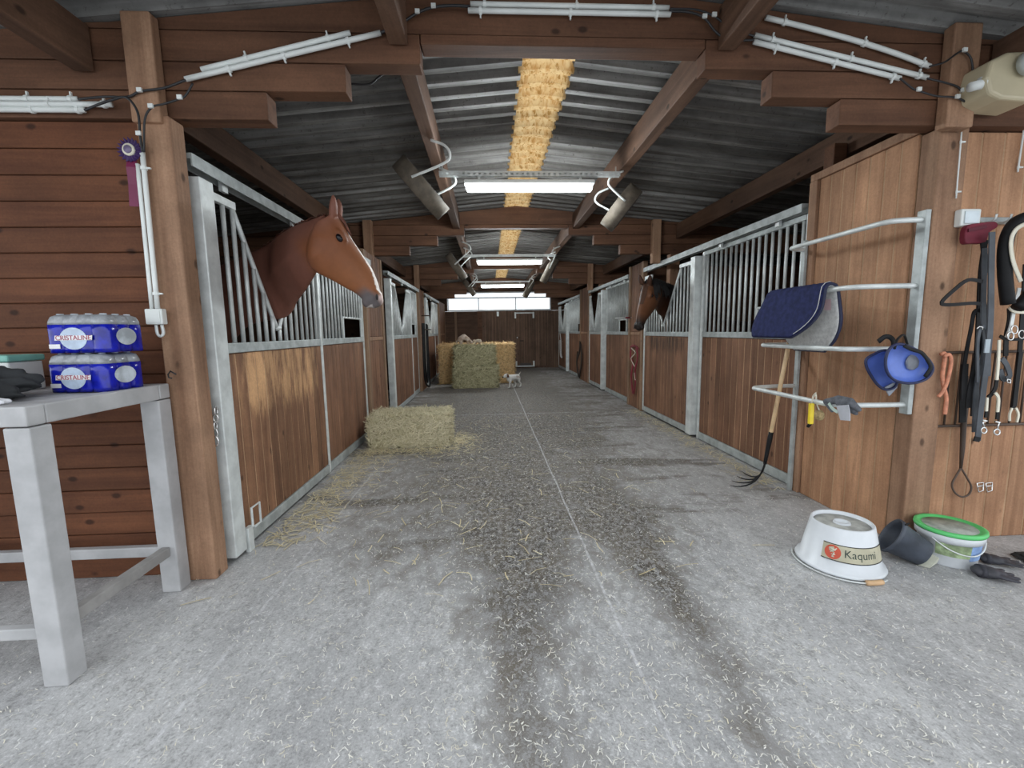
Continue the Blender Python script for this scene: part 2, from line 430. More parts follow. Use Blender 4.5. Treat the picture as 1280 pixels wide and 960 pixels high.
def corrug(x0, x1, y0, y1, lam=.177, h=.058, nx=3, dz=0.0):
    """Ribbed sheet: flat pans, flat ribs and steep webs between them."""
    bm = bmesh.new(); rows = []; n = int((y1-y0)/lam)
    for i in range(n):
        for f, q in ((.0, 0), (.34, 0), (.52, 1), (.84, 1)):
            y = y0+(i+f)*lam
            rows.append([bm.verts.new((x0+(x1-x0)*k/nx, y, roofz(x0+(x1-x0)*k/nx)-h/2+h*q+dz)) for k in range(nx+1)])
    for i in range(len(rows)-1):
        for k in range(nx): bm.faces.new((rows[i][k], rows[i][k+1], rows[i+1][k+1], rows[i+1][k]))
    return bm
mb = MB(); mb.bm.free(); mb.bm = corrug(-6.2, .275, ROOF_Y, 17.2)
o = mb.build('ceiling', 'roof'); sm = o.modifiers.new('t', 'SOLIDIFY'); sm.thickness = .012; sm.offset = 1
tag(o, 'grey corrugated roof sheets sloping down over the stalls beside the white gate', kind='structure')
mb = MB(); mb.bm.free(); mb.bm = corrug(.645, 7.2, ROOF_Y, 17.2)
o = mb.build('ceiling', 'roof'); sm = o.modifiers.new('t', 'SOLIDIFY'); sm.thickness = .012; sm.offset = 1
tag(o, 'grey corrugated roof sheets sloping down over the stalls beside the saddle rack', kind='structure')
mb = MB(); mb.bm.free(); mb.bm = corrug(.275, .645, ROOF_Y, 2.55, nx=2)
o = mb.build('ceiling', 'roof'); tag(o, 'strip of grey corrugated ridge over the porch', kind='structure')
mb = MB(); mb.bm.free(); mb.bm = corrug(.255, .665, 2.5, 17.2, nx=8, dz=.012)
o = mb.build('window_4', 'skylight'); tag(o, 'glowing straw-yellow translucent ridge strip running along the roof', 'skylight', kind='structure')

# front walls either side of the aisle mouth
mb = MB(); planks_h(mb, -6.2, -1.835, 2.60, 2.64, 0, 2.605, .137); o = mb.build('wall_left', 'wall_boards', bevel=.006, seg=1)
tag(o, 'reddish wall of horizontal boards behind the tall table', kind='structure')
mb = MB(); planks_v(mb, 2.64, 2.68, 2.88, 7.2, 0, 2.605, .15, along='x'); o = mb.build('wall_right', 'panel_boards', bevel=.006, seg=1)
tag(o, 'brown wall of upright boards behind the hanging bridles', kind='structure')
mb = MB(); mb.box(-6.2, -1.835, 2.655, 2.70, .0, 2.6); o = mb.build('wall_left', 'dark_boards_h'); tag(o, 'inner lining of the boarded wall by the table', kind='structure')
# outer walls of the stalls
mb = MB(); planks_h(mb, 2.7, 17.1, -5.35, -5.31, 0, 2.85, .16, along='y'); o = mb.build('wall_left', 'dark_boards_y'); tag(o, 'dark outer wall of the stalls behind the chestnut horse', kind='structure')
mb = MB(); planks_h(mb, 2.7, 17.1, 6.31, 6.35, 0, 2.80, .16, along='y'); o = mb.build('wall_right', 'dark_boards_y'); tag(o, 'dark outer wall of the stalls behind the bay horse', kind='structure')
# porch side walls
# end wall
mb = MB(); planks_h(mb, -6.2, -.42, YE, YE+.05, 0, 2.22, .155); o = mb.build('wall_back', 'dark_boards_h'); tag(o, 'dark end wall of horizontal boards behind the straw bale', kind='structure')
mb = MB(); planks_v(mb, YE, YE+.05, 2.42, 7.2, 0, 2.22, .14, along='x'); o = mb.build('wall_back', 'dark_boards_v'); tag(o, 'dark end wall boards beyond the far stalls', kind='structure')
mb = MB(); mb.box(-6.2, -1.56, YE, YE+.05, 2.225, 3.2); mb.box(2.42, 7.2, YE, YE+.05, 2.225, 3.2); mb.box(-1.55, 2.41, YE, YE+.05, 2.95, 3.4)
o = mb.build('wall_back', 'dark_boards_h'); tag(o, 'dark gable boards around the strip window', kind='structure')
o = MB().box(-.32, -.28, YE-.03, YE-.002, 0, 2.2).build('trim_1', 'pillar'); tag(o, 'pale upright batten on the dark end wall', kind='structure')
o = MB().box(-1.30, -1.22, YE-.03, YE-.002, 1.1, 2.2).build('trim_2', 'pillar'); tag(o, 'pale narrow upright batten above the straw bale', kind='structure')

# strip window
w = thing('window_1', 'long low strip window showing white sky above the end doors', 'window', (.43, YE, 2.23), kind='structure')
mb = MB(); mb.box(-1.55, 2.41, YE-.04, YE+.06, 2.225, 2.275); mb.box(-1.55, 2.41, YE-.04, YE+.06, 2.70, 2.745); mb.box(-1.55, 2.41, YE-.03, YE+.05, 2.90, 2.945); mb.build('window_frame', 'window_frame', w, bevel=.004)
for x in (-1.53, -.37, 1.06, 2.39):
    MB().box(x-.018, x+.018, YE-.03, YE+.05, 2.277, 2.698).build('mullion', 'window_frame', w)
MB().box(-1.51, 2.37, YE+.008, YE+.014, 2.277, 2.698).build('pane', 'glass', w)
MB().box(-1.51, 2.37, YE+.008, YE+.014, 2.747, 2.898).build('pane', 'glass', w)

# end sliding door with a small door in it
d = thing('door_1', 'wide dark boarded sliding door closing the end of the aisle', 'door', (.98, YE, 0), kind='structure')
mb = MB(); planks_v(mb, YE-.05, YE-.01, -.24, 1.02, .08, 2.2, .12, along='x'); planks_v(mb, YE-.05, YE-.01, 1.72, 2.40, .08, 2.2, .12, along='x'); mb.build('board_panel', 'dark_boards_v', d)
mb = MB(); mb.box(-.42, -.25, YE-.06, YE-.01, .0, 2.2); mb.build('door_post', 'beam_x', d)
MB().box(-.43, 2.43, YE, YE+.05, -.02, 2.222).build('backing_board', 'dark_boards_v', d)
MB().box(.32, .40, YE-.07, YE-.052, 2.02, 2.19).build('hanger_bracket', 'steel', d)
d = thing('door_2', 'small narrow door of dark boards framed with bright metal corners', 'door', (1.37, YE, 0), kind='structure')
mb = MB(); planks_v(mb, YE-.075, YE-.055, 1.06, 1.68, .12, 2.10, .105, along='x'); mb.build('board_panel', 'dark_boards_v', d)
MB().box(1.02, 1.72, YE-.08, YE-.056, 2.11, 2.15).build('head_rail', 'steel', d)
mb = MB()
for x in (1.0, 1.70): mb.box(x, x+.06, YE-.09, YE-.056, 1.93, 2.16)
mb.build('top_hinge', 'steel', d)
mb = MB(); mb.box(1.02, 1.08, YE-.10, YE-.056, .06, .28); mb.box(1.70, 1.76, YE-.10, YE-.056, .06, .28); mb.box(1.08, 1.70, YE-.10, YE-.056, .06, .10); mb.build('kick_frame', 'steel', d)
MB().box(1.2, 1.62, YE-.085, YE-.056, .105, .20).build('kick_plate', 'fan_dark', d)
MB().ell((1.09, YE-.10, 1.19), (.04, .03, .05)).build('door_knob', 'chrome', d, True)
MB().box(1.2, 1.34, YE-.09, YE-.056, 1.05, 1.08).build('latch', 'black', d)

# ------------------------------------------------------------------ timber frames
TL = ['nearest roof frame carrying white conduits over the aisle mouth', 'second roof frame behind the first lit lamp', 'third roof frame half way down the aisle', 'last roof frame just before the end window']
for k, Y in enumerate(TR):
    t = thing('roof_frame', TL[k]+', brown stepped beams', 'roof frame', (XM, Y, 2.6), kind='structure')
    y0, y1 = (Y-.055, Y+.055)
    MB().box(-.335, 1.245, y0-.004, y1+.004, 3.0, 3.05).build('tie_beam', 'beam_x', t, bevel=.006)
    MB().poly([(x, y0+.004, z) for x, z in ((-2.6, 3.055), (3.5, 3.055), (3.5, 3.005 + .054), (XM+2.4, roofz(XM+2.4)-.036), (XM, roofz(XM)-.036), (XM-2.4, roofz(XM-2.4)-.036), (-2.6, 3.0585))], (0, y1-y0-.008, 0)).build('tie_beam', 'beam_x', t, bevel=.004)
    for (a, b, z0, z1) in ((-6.2, -.34, 2.90, 3.05), (1.25, 7.2, 2.90, 3.05), (-6.2, -.745, 2.755, 2.895), (1.645, 7.2, 2.755, 2.895), (-6.2, -1.17, 2.61, 2.75), (2.06, 7.2, 2.61, 2.75)):
        MB().box(a, b, y0, y1, z0, z1).build('corbel_beam', 'beam_x', t, bevel=.006)
    if k == 0:
        MB().box(-1.83, -1.685, Y-.13, Y-.062, 2.56, 3.09).build('post', 'post', t, bevel=.008)
        MB().box(-1.825, -1.66, Y-.105, Y+.015, 0, 2.605).build('post', 'post', t, bevel=.008)
        MB().box(2.635, 2.80, Y-.13, Y-.062, 2.57, 3.12).build('post', 'post', t, bevel=.008)
        MB().box(2.692, 2.87, Y-.052, Y+.068, 0, 2.605).build('post', 'post', t, bevel=.008)
    elif k < 3:
        MB().box(-2.02, -1.87, Y-.07, Y+.07, 0, 2.605).build('post', 'post', t, bevel=.008)
        MB().box(2.85, 3.0, Y-.07, Y+.07, 0, 2.605).build('post', 'post', t, bevel=.008)
        MB().box(2.53, 2.66, Y-.16, Y-.06, 2.45, 3.1).build('post', 'post', t, bevel=.008)
        MB().box(-1.82, -1.69, Y-.16, Y-.06, 2.45, 3.1).build('post', 'post', t, bevel=.008)
PL = {0: 'over the gate stalls', 1: 'carrying the fans beside the ridge strip above the gate', 2: 'carrying the fans beside the ridge strip above the saddle rack', 3: 'over the bay horse stalls'}
seg_y = [(ROOF_Y+.1, TR[0]-.07), (TR[0]+.065, TR[1]-.065), (TR[1]+.065, TR[2]-.065), (TR[2]+.065, TR[3]-.065)]
SL = ['porch length of the brown purlin', 'first bay length of the brown purlin', 'second bay length of the brown purlin', 'third bay length of the brown purlin']
for q, (x, zt) in enumerate(((-2.08, 3.02), (-.45, 3.175), (1.36, 3.175), (2.98, 3.02))):
    for k, (a, b) in enumerate(seg_y):
        o = MB().box(x-.05, x+.05, a, b, zt-.19, zt+.03).build('purlin', 'beam_y', bevel=.006)
        tag(o, SL[k]+' '+PL[q], 'purlin', kind='structure')

# ------------------------------------------------------------------ stalls
STEEL = 'steel'
def bars(parent, Xp, ys, zb, zt, r=.0145, mat=STEEL):
    for y in ys:
        a = zb(y) if callable(zb) else zb; b = zt(y) if callable(zt) else zt
        if b-a < .05: continue
        MB().tube([(Xp, y, a), (Xp, y, b)], r, 10).build('bar', mat, parent, True)

def sliding_door(side, y0, y1, label, mat, v, lead, lead_w=.11, ztop=2.33):
    """side -1/+1, v = (near top y, bottom y, far top y, bottom z); lead = which end carries the wide upright."""
    Xp = (XL if side < 0 else XR)-side*.0
    t = thing('stall_door', label, 'stall door', (Xp, y0, 0), 'sliding stall doors with a notch for the head' if False else None)
    a, b = Xp-.022, Xp+.022
    ya, yb = y0+(lead_w if lead == 'near' else .05), y1-(lead_w if lead == 'far' else .05)
    for (p, q, w) in ((y0, ya-.004, 'n'), (yb+.004, y1, 'f')):
        wide = (w == 'n') == (lead == 'near')
        ex = .03 if wide else .0
        MB().box(a-ex, b+ex, p, q, .035, 2.36 if wide else ztop).build('edge_post', STEEL, t, bevel=.006)
    MB().box(a-.004, b+.004, ya, yb, .035, .115).build('bottom_rail', 'steel_dark', t, bevel=.005)
    MB().box(a-.004, b+.004, ya, yb, 1.335, 1.40).build('middle_rail', 'steel_dark', t, bevel=.005)
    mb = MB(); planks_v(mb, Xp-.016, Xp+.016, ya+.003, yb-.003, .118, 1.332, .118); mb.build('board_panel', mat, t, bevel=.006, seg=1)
    n0, c, n1, zb = v
    MB().box(a+.006, b-.006, ya, n0+.02, ztop-.05, ztop).build('top_rail', STEEL, t, bevel=.004)
    MB().box(a+.006, b-.006, n1-.02, yb, ztop-.05, ztop).build('top_rail', STEEL, t, bevel=.004)
    pts = smooth_path([(Xp, n0, ztop-.055), (Xp, c-.055, zb+.06), (Xp, c-.03, zb+.012), (Xp, c, zb), (Xp, c+.03, zb+.012), (Xp, c+.055, zb+.06), (Xp, n1, ztop-.055)], 4)
    MB().tube(pts, .017, 10).build('head_notch', STEEL, t, True)
    def zt(y):
        if y <= n0 or y >= n1: return ztop-.05
        if y < c: return max(zb-.01, zb+(ztop-.055-zb)*(c-y)/(c-n0)-.03)
        return max(zb-.01, zb+(ztop-.055-zb)*(y-c)/(n1-c)-.03)
    n = round((yb-ya)/.106); ys = [ya+(i+.5)*(yb-ya)/n for i in range(n)]
    bars(t, Xp, ys, 1.40, zt)
    return t

def fixed_grille(side, y0, y1, label, mat, hatch=None, ztop=2.38, dx=.05):
    Xp = (XL-dx if side < 0 else XR+dx)
    t = thing('stall_front', label, 'stall front', (Xp, y0, 0))
    a, b = Xp-.022, Xp+.022
    MB().box(a, b, y0, y0+.045, 0, ztop).build('edge_post', STEEL, t, bevel=.005)
    MB().box(a, b, y1-.05, y1, 0, ztop).build('edge_post', STEEL, t, bevel=.005)
    ya, yb = y0+.048, y1-.053
    MB().box(a-.004, b+.004, ya, yb, .01, .10).build('bottom_rail', 'steel_dark', t, bevel=.005)
    MB().box(a-.004, b+.004, ya, yb, 1.335, 1.40).build('middle_rail', 'steel_dark', t, bevel=.005)
    MB().box(a, b, ya, yb, ztop-.05, ztop).build('top_rail', 'steel_dark', t, bevel=.004)
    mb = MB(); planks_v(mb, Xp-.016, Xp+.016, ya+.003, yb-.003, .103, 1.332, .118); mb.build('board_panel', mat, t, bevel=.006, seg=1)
    n = round((yb-ya)/.1); ys = [ya+(i+.5)*(yb-ya)/n for i in range(n)]
    def zb(y): return 1.64 if hatch and hatch[0] < y < hatch[1] else 1.40
    bars(t, Xp, ys, zb, ztop-.05)
    if hatch:
        MB().tube([(Xp, hatch[0]-.03, 1.40), (Xp, hatch[0]-.03, 1.64), (Xp, hatch[1]+.03, 1.64), (Xp, hatch[1]+.03, 1.40)], .014, 8).build('feed_hatch', STEEL, t)
    return t

def track(side, y0, y1, label):
    X = XL if side < 0 else XR
    t = thing('door_track', label, 'door track', (X, y0, 2.41))
    mb = MB(); mb.box(X-.04, X+.04, y0, y1, 2.445, 2.475); mb.box(X-.04, X-.032, y0, y1, 2.405, 2.445); mb.box(X+.032, X+.04, y0, y1, 2.405, 2.445)
    mb.build('rail', 'steel_dark', t)
    for y in (y0+.35, y0+1.35):
        MB().box(X-.012, X+.012, y-.03, y+.03, 2.366, 2.435).build('hanger', STEEL, t)
    return t

sliding_door(-1, 2.70, 4.47, 'stall gate the chestnut horse leans out of, boards rubbed bare near the top', 'door_boards_left', (3.10, 3.60, 4.06, 1.50), 'near', .13)
fixed_grille(-1, 4.50, 6.05, 'barred stall front between the chestnut horse gate and the first wooden panel', 'stall_boards', (5.3, 5.95), dx=.03)
sliding_door(-1, 7.52, 9.62, 'stall gate behind the loose hay bale, standing next to a dark gap', 'stall_boards', (8.1, 8.62, 9.2, 1.50), 'near', .12)
fixed_grille(-1, 9.66, 10.66, 'short barred stall front between the second gate and the hanging dark lead ropes', 'stall_boards', (9.9, 10.4))
sliding_door(-1, 11.75, 13.7, 'farthest stall gate on the chestnut horse side, beside the tall straw bale', 'stall_boards', (12.3, 12.75, 13.2, 1.50), 'near', .12)
fixed_grille(-1, 13.74, 14.95, 'farthest barred stall front on the chestnut horse side', 'stall_boards', None)
fixed_grille(1, 3.64, 5.49, 'long barred stall front with the pitchfork leaning before it', 'stall_boards', (3.85, 4.30), ztop=2.40)
sliding_door(1, 5.52, 7.40, 'stall gate the bay horse looks out of, boards scratched dark near the top', 'door_boards_right', (6.04, 6.60, 7.14, 1.50), 'near', .13)
fixed_grille(1, 8.24, 10.05, 'barred stall front beyond the red halter', 'stall_boards', (8.6, 9.0), ztop=2.40)
sliding_door(1, 10.08, 11.50, 'second stall gate on the bay horse side, with an empty head notch', 'stall_boards', (10.6, 11.0, 11.4, 1.50), 'near', .11)
fixed_grille(1, 12.70, 14.75, 'farthest barred stall front on the bay horse side', 'stall_boards', (12.9, 13.3), ztop=2.40)
sliding_door(1, 14.78, 16.6, 'farthest stall gate on the bay horse side, next to the end door', 'stall_boards', (15.3, 15.75, 16.2, 1.50), 'near', .11)
track(-1, 2.67, 6.4, 'galvanised sliding track above the chestnut horse gate')
track(-1, 7.45, 10.7, 'galvanised sliding track above the second gate past the hay bale')
track(-1, 11.7, 14.9, 'galvanised sliding track above the farthest gate by the straw bale')
track(1, 3.66, 7.42, 'galvanised sliding track above the bay horse gate and its long barred front')
track(1, 8.24, 11.55, 'galvanised sliding track beyond the red halter')
track(1, 12.70, 16.6, 'galvanised sliding track above the farthest gate on the bay horse side')

# wooden panels between the stalls
def wood_panel(side, y0, y1, label, ztop=2.58, mat='stall_boards', depth=.05):
    X = XL if side < 0 else XR
    s = -1 if side < 0 else 1
    t = thing('panel_board', label, 'wooden panel', (X, y0, 0), kind='structure')
    xa, xb = sorted((X-.02*s, X+.03*s))
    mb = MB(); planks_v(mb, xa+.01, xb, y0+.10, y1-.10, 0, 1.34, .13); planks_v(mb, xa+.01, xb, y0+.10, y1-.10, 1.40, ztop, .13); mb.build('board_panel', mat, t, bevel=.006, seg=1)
    MB().box(xa, xb, y0+.10, y1-.10, 1.343, 1.397).build('cross_rail', 'post', t, bevel=.005)
    MB().box(xa-.012, xb+.012, y0, y0+.098, 0, ztop).build('upright', 'pillar', t, bevel=.006)
    MB().box(xa-.012, xb+.012, y1-.098, y1, 0, ztop).build('upright', 'pillar', t, bevel=.006)
    return t
wood_panel(-1, 6.08, 7.08, 'wooden panel between the first two stalls, beside the loose hay bale')
wood_panel(-1, 10.7, 11.5, 'wooden panel where dark lead ropes hang, before the farthest gate by the straw', 2.5)
wood_panel(-1, 15.0, 16.85, 'wooden panel beside the straw bale reaching the end wall', 2.5)
wood_panel(1, 7.44, 8.22, 'wooden panel with a red halter hung on it', 2.6)
wood_panel(1, 11.54, 12.66, 'wooden panel with a dark halter hung on it', 2.6)
# tall board panel carrying the saddle rack
t = thing('panel_board', 'tall pale board panel behind the saddle rack', 'wooden panel', (XR, 3.1, 0), kind='structure')
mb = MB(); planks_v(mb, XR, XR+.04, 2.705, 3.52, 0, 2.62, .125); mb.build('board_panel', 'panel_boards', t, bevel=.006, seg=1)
MB().box(XR-.015, XR+.06, 2.70, 3.61, 2.622, 2.68).build('cap_rail', 'post', t, bevel=.005)
MB().box(XR-.02, XR+.05, 3.525, 3.61, 0, 2.62).build('upright', 'post', t, bevel=.005)
MB().box(2.79, 2.90, 3.52, 3.63, 1.4, 2.9).build('upright', 'beam_x', t, bevel=.006)
# partitions between stalls
for (sx, y, lb) in ((-1, 6.62, 'dark boarded partition behind the first wooden panel past the chestnut horse'), (-1, 11.1, 'dark boarded partition behind the panel of lead ropes'), (1, 7.85, 'brown boarded partition beside the bay horse'), (1, 12.1, 'dark boarded partition behind the dark halter')):
    mb = MB()
    if sx < 0: planks_h(mb, -5.28, -1.78, y, y+.04, 0, 2.56, .15)
    else: planks_h(mb, 2.78, 6.28, y, y+.04, 0, 2.56, .15)
    o = mb.build('partition', 'beam_x' if sx > 0 else 'dark_boards_h'); tag(o, lb, 'partition', kind='structure')

# latch and chain on the first gate
t = thing('gate_latch', 'small bent steel loop latch at the foot of the chestnut horse gate', 'latch', (XL+.04, 2.88, .1))
MB().box(XL+.03, XL+.06, 2.84, 2.90, .0, .17).build('floor_bracket', 'steel', t, bevel=.004)
MB().tube([(XL+.075, 2.87, .17), (XL+.075, 2.87, .30), (XL+.075, 2.97, .30), (XL+.075, 2.97, .16), (XL+.075, 2.90, .16)], .008, 8).build('loop_handle', 'steel', t)
t = thing('chain', 'short chain with a snap hook round the white upright of the chestnut horse gate', 'chain', (XL-.0, 2.69, .95))
for i in range(4):
    c = Vector((XL+.04-.006*i, 2.672, 1.0-.045*i)); ax = (1, 0) if i % 2 else (0, 1)
    pts = [c+Vector((ax[0]*.014*math.cos(a), ax[1]*.014*math.cos(a)-.012, .026*math.sin(a))) for a in [2*PI*k/12 for k in range(12)]]
    MB().tube(pts, .005, 6, True).build('chain_link', 'chrome', t, True)
pts = [Vector((XL+.018, 2.655, .815))+Vector((.022*math.cos(a), 0, .03*math.sin(a))) for a in [2*PI*k/14 for k in range(14)]]
MB().tube(pts, .006, 6, True).build('snap_hook', 'chrome', t, True)

# ------------------------------------------------------------------ lamps, fans
LAMP = ['nearest lit tube lamp on a slotted rail under the ridge strip', 'second lit tube lamp down the aisle', 'third lit tube lamp, in front of the end window']
for k, (Y, zr) in enumerate(((4.28, 2.90), (8.24, 2.82), (12.4, 2.81))):
    zr += .012
    t = thing('ceiling_lamp', LAMP[k], 'lamp', (.42, Y, zr))
    mb = MB(); xa, xb = -.43, 1.28
    mb.box(xa, xb, Y-.02, Y+.02, zr+.018, zr+.024); mb.box(xa, xb, Y+.016, Y+.02, zr-.02, zr+.018)
    n = 34
    for i in range(n+1):        # slotted front flange: webs between the slots
        x = xa+(xb-xa)*i/n; mb.box(max(xa, x-.014), min(xb, x+.014), Y-.02, Y-.016, zr-.008, zr+.008)
    mb.box(xa, xb, Y-.02, Y-.016, zr+.0085, zr+.018); mb.box(xa, xb, Y-.02, Y-.016, zr-.02, zr-.0085)
    srl = mb.build('slotted_rail', 'steel', t)
    for x in (-.06, .9):
        MB().box(x-.01, x+.01, Y-.012, Y+.012, zr-.055, zr-.02).build('clip', 'steel', srl)
    hsg = MB().box(-.20, 1.03, Y-.05, Y+.05, zr-.095, zr-.056).build('housing', 'white_pvc', t, bevel=.01)
    mb = MB(); mb.lathe([(.012, -.60), (.038, -.585), (.042, -.55), (.042, .55), (.038, .585), (.012, .60)], 16, Matrix.Translation((.415, Y, zr-.118)) @ Matrix.Rotation(PI/2, 4, 'Y')); mb.build('diffuser', 'tube', hsg, True)
    for z in (zr+.03,):
        for x in (-.40, 1.24): MB().tube([(x, Y, z-.02), (x, Y, 2.984)], .006, 6).build('drop_rod', 'steel', srl)

def fan(c, axis, R, T, label, side):
    """Drum fan: shallow drum, wire guards, hub and blades, two bent white brackets."""
    c = Vector(c); a = Vector(axis).normalized(); q = a.to_track_quat('Z', 'Y').to_matrix().to_4x4(); mt = Matrix.Translation(c) @ q
    t = thing('barn_fan', label, 'fan', c)
    MB().lathe([(R, -T/2), (R*1.02, -T/2), (R*1.02, T/2), (R, T/2), (R*.985, T/2), (R*.985, -T/2), (R, -T/2)], 40, mt, cap=False).build('drum', 'fan_tan', t, True)
    for zz in (-T/2, T/2):
        mb = MB()
        for rr in (.25, .45, .65, .85):
            pts = [mt @ Vector((R*rr*math.cos(2*PI*k/28), R*rr*math.sin(2*PI*k/28), zz)) for k in range(28)]; mb.tube(pts, .004, 5, True)
        for k in range(10):
            an = 2*PI*k/10; mb.tube([mt @ Vector((.05*math.cos(an), .05*math.sin(an), zz)), mt @ Vector((R*.99*math.cos(an), R*.99*math.sin(an), zz))], .004, 5)
        mb.build('wire_guard', 'fan_dark', t)
    mb = MB(); mb.lathe([(.001, -T*.3), (.055, -T*.3), (.055, T*.3), (.001, T*.3)], 18, mt); hub_ = mb.build('hub', 'fan_dark', t, True)
    for k in range(4):
        an = PI/2*k+.3; e1 = Vector((math.cos(an), math.sin(an), 0)); e2 = Vector((-math.sin(an), math.cos(an), 0))
        ring = [mt @ (e1*.05-e2*.03+Vector((0, 0, -.02))), mt @ (e1*R*.9-e2*.08+Vector((0, 0, -.03))), mt @ (e1*R*.9+e2*.08+Vector((0, 0, .03))), mt @ (e1*.05+e2*.03+Vector((0, 0, .02)))]
        MB().poly(ring, (mt.to_3x3() @ Vector((0, 0, .004)))).build('blade', 'fan_dark', hub_)
    # brackets from the purlin to the rim
    px = -.45 if side < 0 else 1.36
    for sgn in (-1, 1):
        y = c.y+sgn*R*.75
        rim = mt @ Vector((0, 0, 0)); 
        hor = a.cross(Vector((0, 0, 1))).normalized()*(1 if a.cross(Vector((0, 0, 1))).y > 0 else -1)
        rim = c+hor*sgn*R*1.02
        pts = smooth_path([(px-side*.02, rim.y+sgn*.02, 2.975), (px-side*.13, rim.y+sgn*.03, 2.93), (px-side*.17, rim.y+sgn*.03, 2.86), (px-side*.12, rim.y+sgn*.02, 2.80), rim], 5)
        MB().tube(pts, .011, 8).build('bracket', 'white_pvc', t, True)
    return t
fan((-.56, 4.0, 2.70), (-.76, .10, -.64), .275, .14, 'dusty drum fan hung above the chestnut horse head, nearest of its row', -1)
fan((1.40, 4.62, 2.70), (.76, -.10, -.62), .235, .15, 'dusty drum fan hung before the bay horse gate, nearest of its row', 1)
fan((-.55, 7.95, 2.60), (-.82, .04, -.56), .25, .13, 'second dusty drum fan on the chestnut horse side, beside the second lamp', -1)
fan((1.18, 8.40, 2.58), (.82, -.12, -.48), .25, .13, 'second dusty drum fan on the bay horse side, beside the second lamp', 1)
fan((-.50, 11.9, 2.62), (-.8, .02, -.56), .24, .13, 'farthest drum fan on the chestnut horse side, near the third lamp', -1)
fan((1.14, 12.25, 2.60), (.82, -.12, -.48), .25, .13, 'farthest drum fan on the bay horse side, near the third lamp', 1)

# ------------------------------------------------------------------ conduits and cables
def conduit(pts, label, r=.0135, group=None, clips=(), n=10, mat='white_pvc', cs=1):
    t = thing('conduit', label, 'conduit', pts[0], group)
    MB().tube(pts, r, n).build('pipe', mat, t, True)
    for f in clips:
        i = min(int(f*(len(pts)-1)), len(pts)-2); k = f*(len(pts)-1)-i; p = Vector(pts[i]).lerp(Vector(pts[i+1]), k)
        tg = (Vector(pts[i+1])-Vector(pts[i])).normalized(); nn = tg.cross(Vector((0, 1, 0)))
        mb = MB(); mb.tube([p-tg*.008, p+tg*.008], r*1.35, 10); mb.beam(p+nn*r*cs, p+nn*(r+.022)*cs, .010, .008); mb.build('clip', mat, t)
    return t
YC = TR[0]-.078
def line(a, b, n=6): 
    a, b = Vector(a), Vector(b); return [a.lerp(b, i/n) for i in range(n+1)]
conduit(line(at(252, 87, YC), at(438, 41, YC)), 'shorter upper white conduit slanting up the beam from the rosette post', clips=(.3, .85))
conduit(line(at(232, 99, YC), at(476, 41, YC)), 'longer lower white conduit slanting up the beam from the rosette post', clips=(.22, .5, .83), cs=-1)
conduit(line(at(588, 5, YC), at(836, 10, YC)), 'upper of two level white conduits on the middle of the beam', clips=(.07, .53, .92))
conduit(line(at(585, 13, YC-.004), at(838, 18, YC-.004)), 'lower of two level white conduits on the middle of the beam', clips=(.06, .5, .93), cs=-1)
conduit(smooth_path([at(957, 22, YC), at(1015, 36, YC), at(1070, 51, YC), at(1120, 67, YC), at(1162, 83, YC)], 4), 'sagging curved white conduit above the paired ones near the saddle rack', clips=(.1, .55, .95))
conduit(line(at(943, 44, YC), at(1159, 97, YC)), 'upper of the paired straight white conduits slanting down to the saddle rack post', clips=(.1, .55, .95))
conduit(line(at(942, 52, YC-.003), at(1125, 98, YC-.003)), 'lower of the paired straight white conduits slanting down to the saddle rack post', clips=(.15, .55, .95), cs=-1)
YW = TR[0]-.078
for k, (y0_, x1, lb) in enumerate(((123.5, 97, 'topmost of three level white conduits over the board wall by the table'), (130, 140, 'middle and longest of three level white conduits over the board wall by the table'), (137, 106, 'lowest of three level white conduits over the board wall by the table'))):
    conduit(line(at(-60, y0_-.5, YW-.01*(k == 1)), at(x1, y0_+.5, YW-.01*(k == 1))), lb, clips=(.6, .95))
YP = TR[0]-.142
conduit(line(at(178, 190, YP), at(197, 386, YP)), 'upright white conduit down the post to the white box, nearest the gate', .012, clips=(.1, .9))
conduit(line(at(172, 205, YP), at(190, 386, YP)), 'upright white conduit down the post, beside the rosette tail', .010)
for k, (y_, x0, lb) in enumerate(((131, 1219, 'topmost white conduit under the beige hose reel'), (139.5, 1223, 'middle white conduit under the beige hose reel'), (147, 1250, 'lowest white conduit under the beige hose reel'))):
    conduit(line(at(x0, y_, 2.60), at(1340, y_+3, 2.60)), lb, clips=(.1, .4))
conduit(line(at(1202, 165, 2.566), at(1195, 248, 2.566)), 'thin white cord down the saddle rack post to the square switch', .004, clips=(.15, .9))
conduit(line(at(1281, 155, 2.628), at(1272, 215, 2.628)), 'thin white cord hanging under the hose reel beside the pine wall boards', .005, clips=(.9,))
CB = 'cable'
def cable(pix, Y, label, r=.007, clips=()):
    pts = smooth_path([at(px, py, Y) for px, py in pix], 5)
    t = thing('cable', label, 'cable', pts[0])
    MB().tube(pts, r, 8).build('sheath', CB, t, True)
    for i in clips:
        p = at(pix[i][0], pix[i][1], Y); mb = MB(); mb.box(p.x-.012, p.x+.012, Y-.014, Y-.004, p.z-.008, p.z+.012); mb.build('clip', 'white_pvc', t)
    return t
cable([(476, 41), (500, 30), (522, 16), (542, 9), (565, 7), (587, 8)], YC-.012, 'black cable bridging the slanted conduits and the middle ones', .007, (2, 3))
cable([(837, 14), (860, 15), (880, 22), (895, 40), (912, 50), (942, 50)], YC-.012, 'black cable curving from the middle conduits to the paired slanting ones', .006, (2, 4))
cable([(838, 11), (870, 12), (892, 20), (910, 33), (925, 40), (943, 45)], YC-.02, 'second black cable looping beside the paired slanting conduits', .005, (2,))
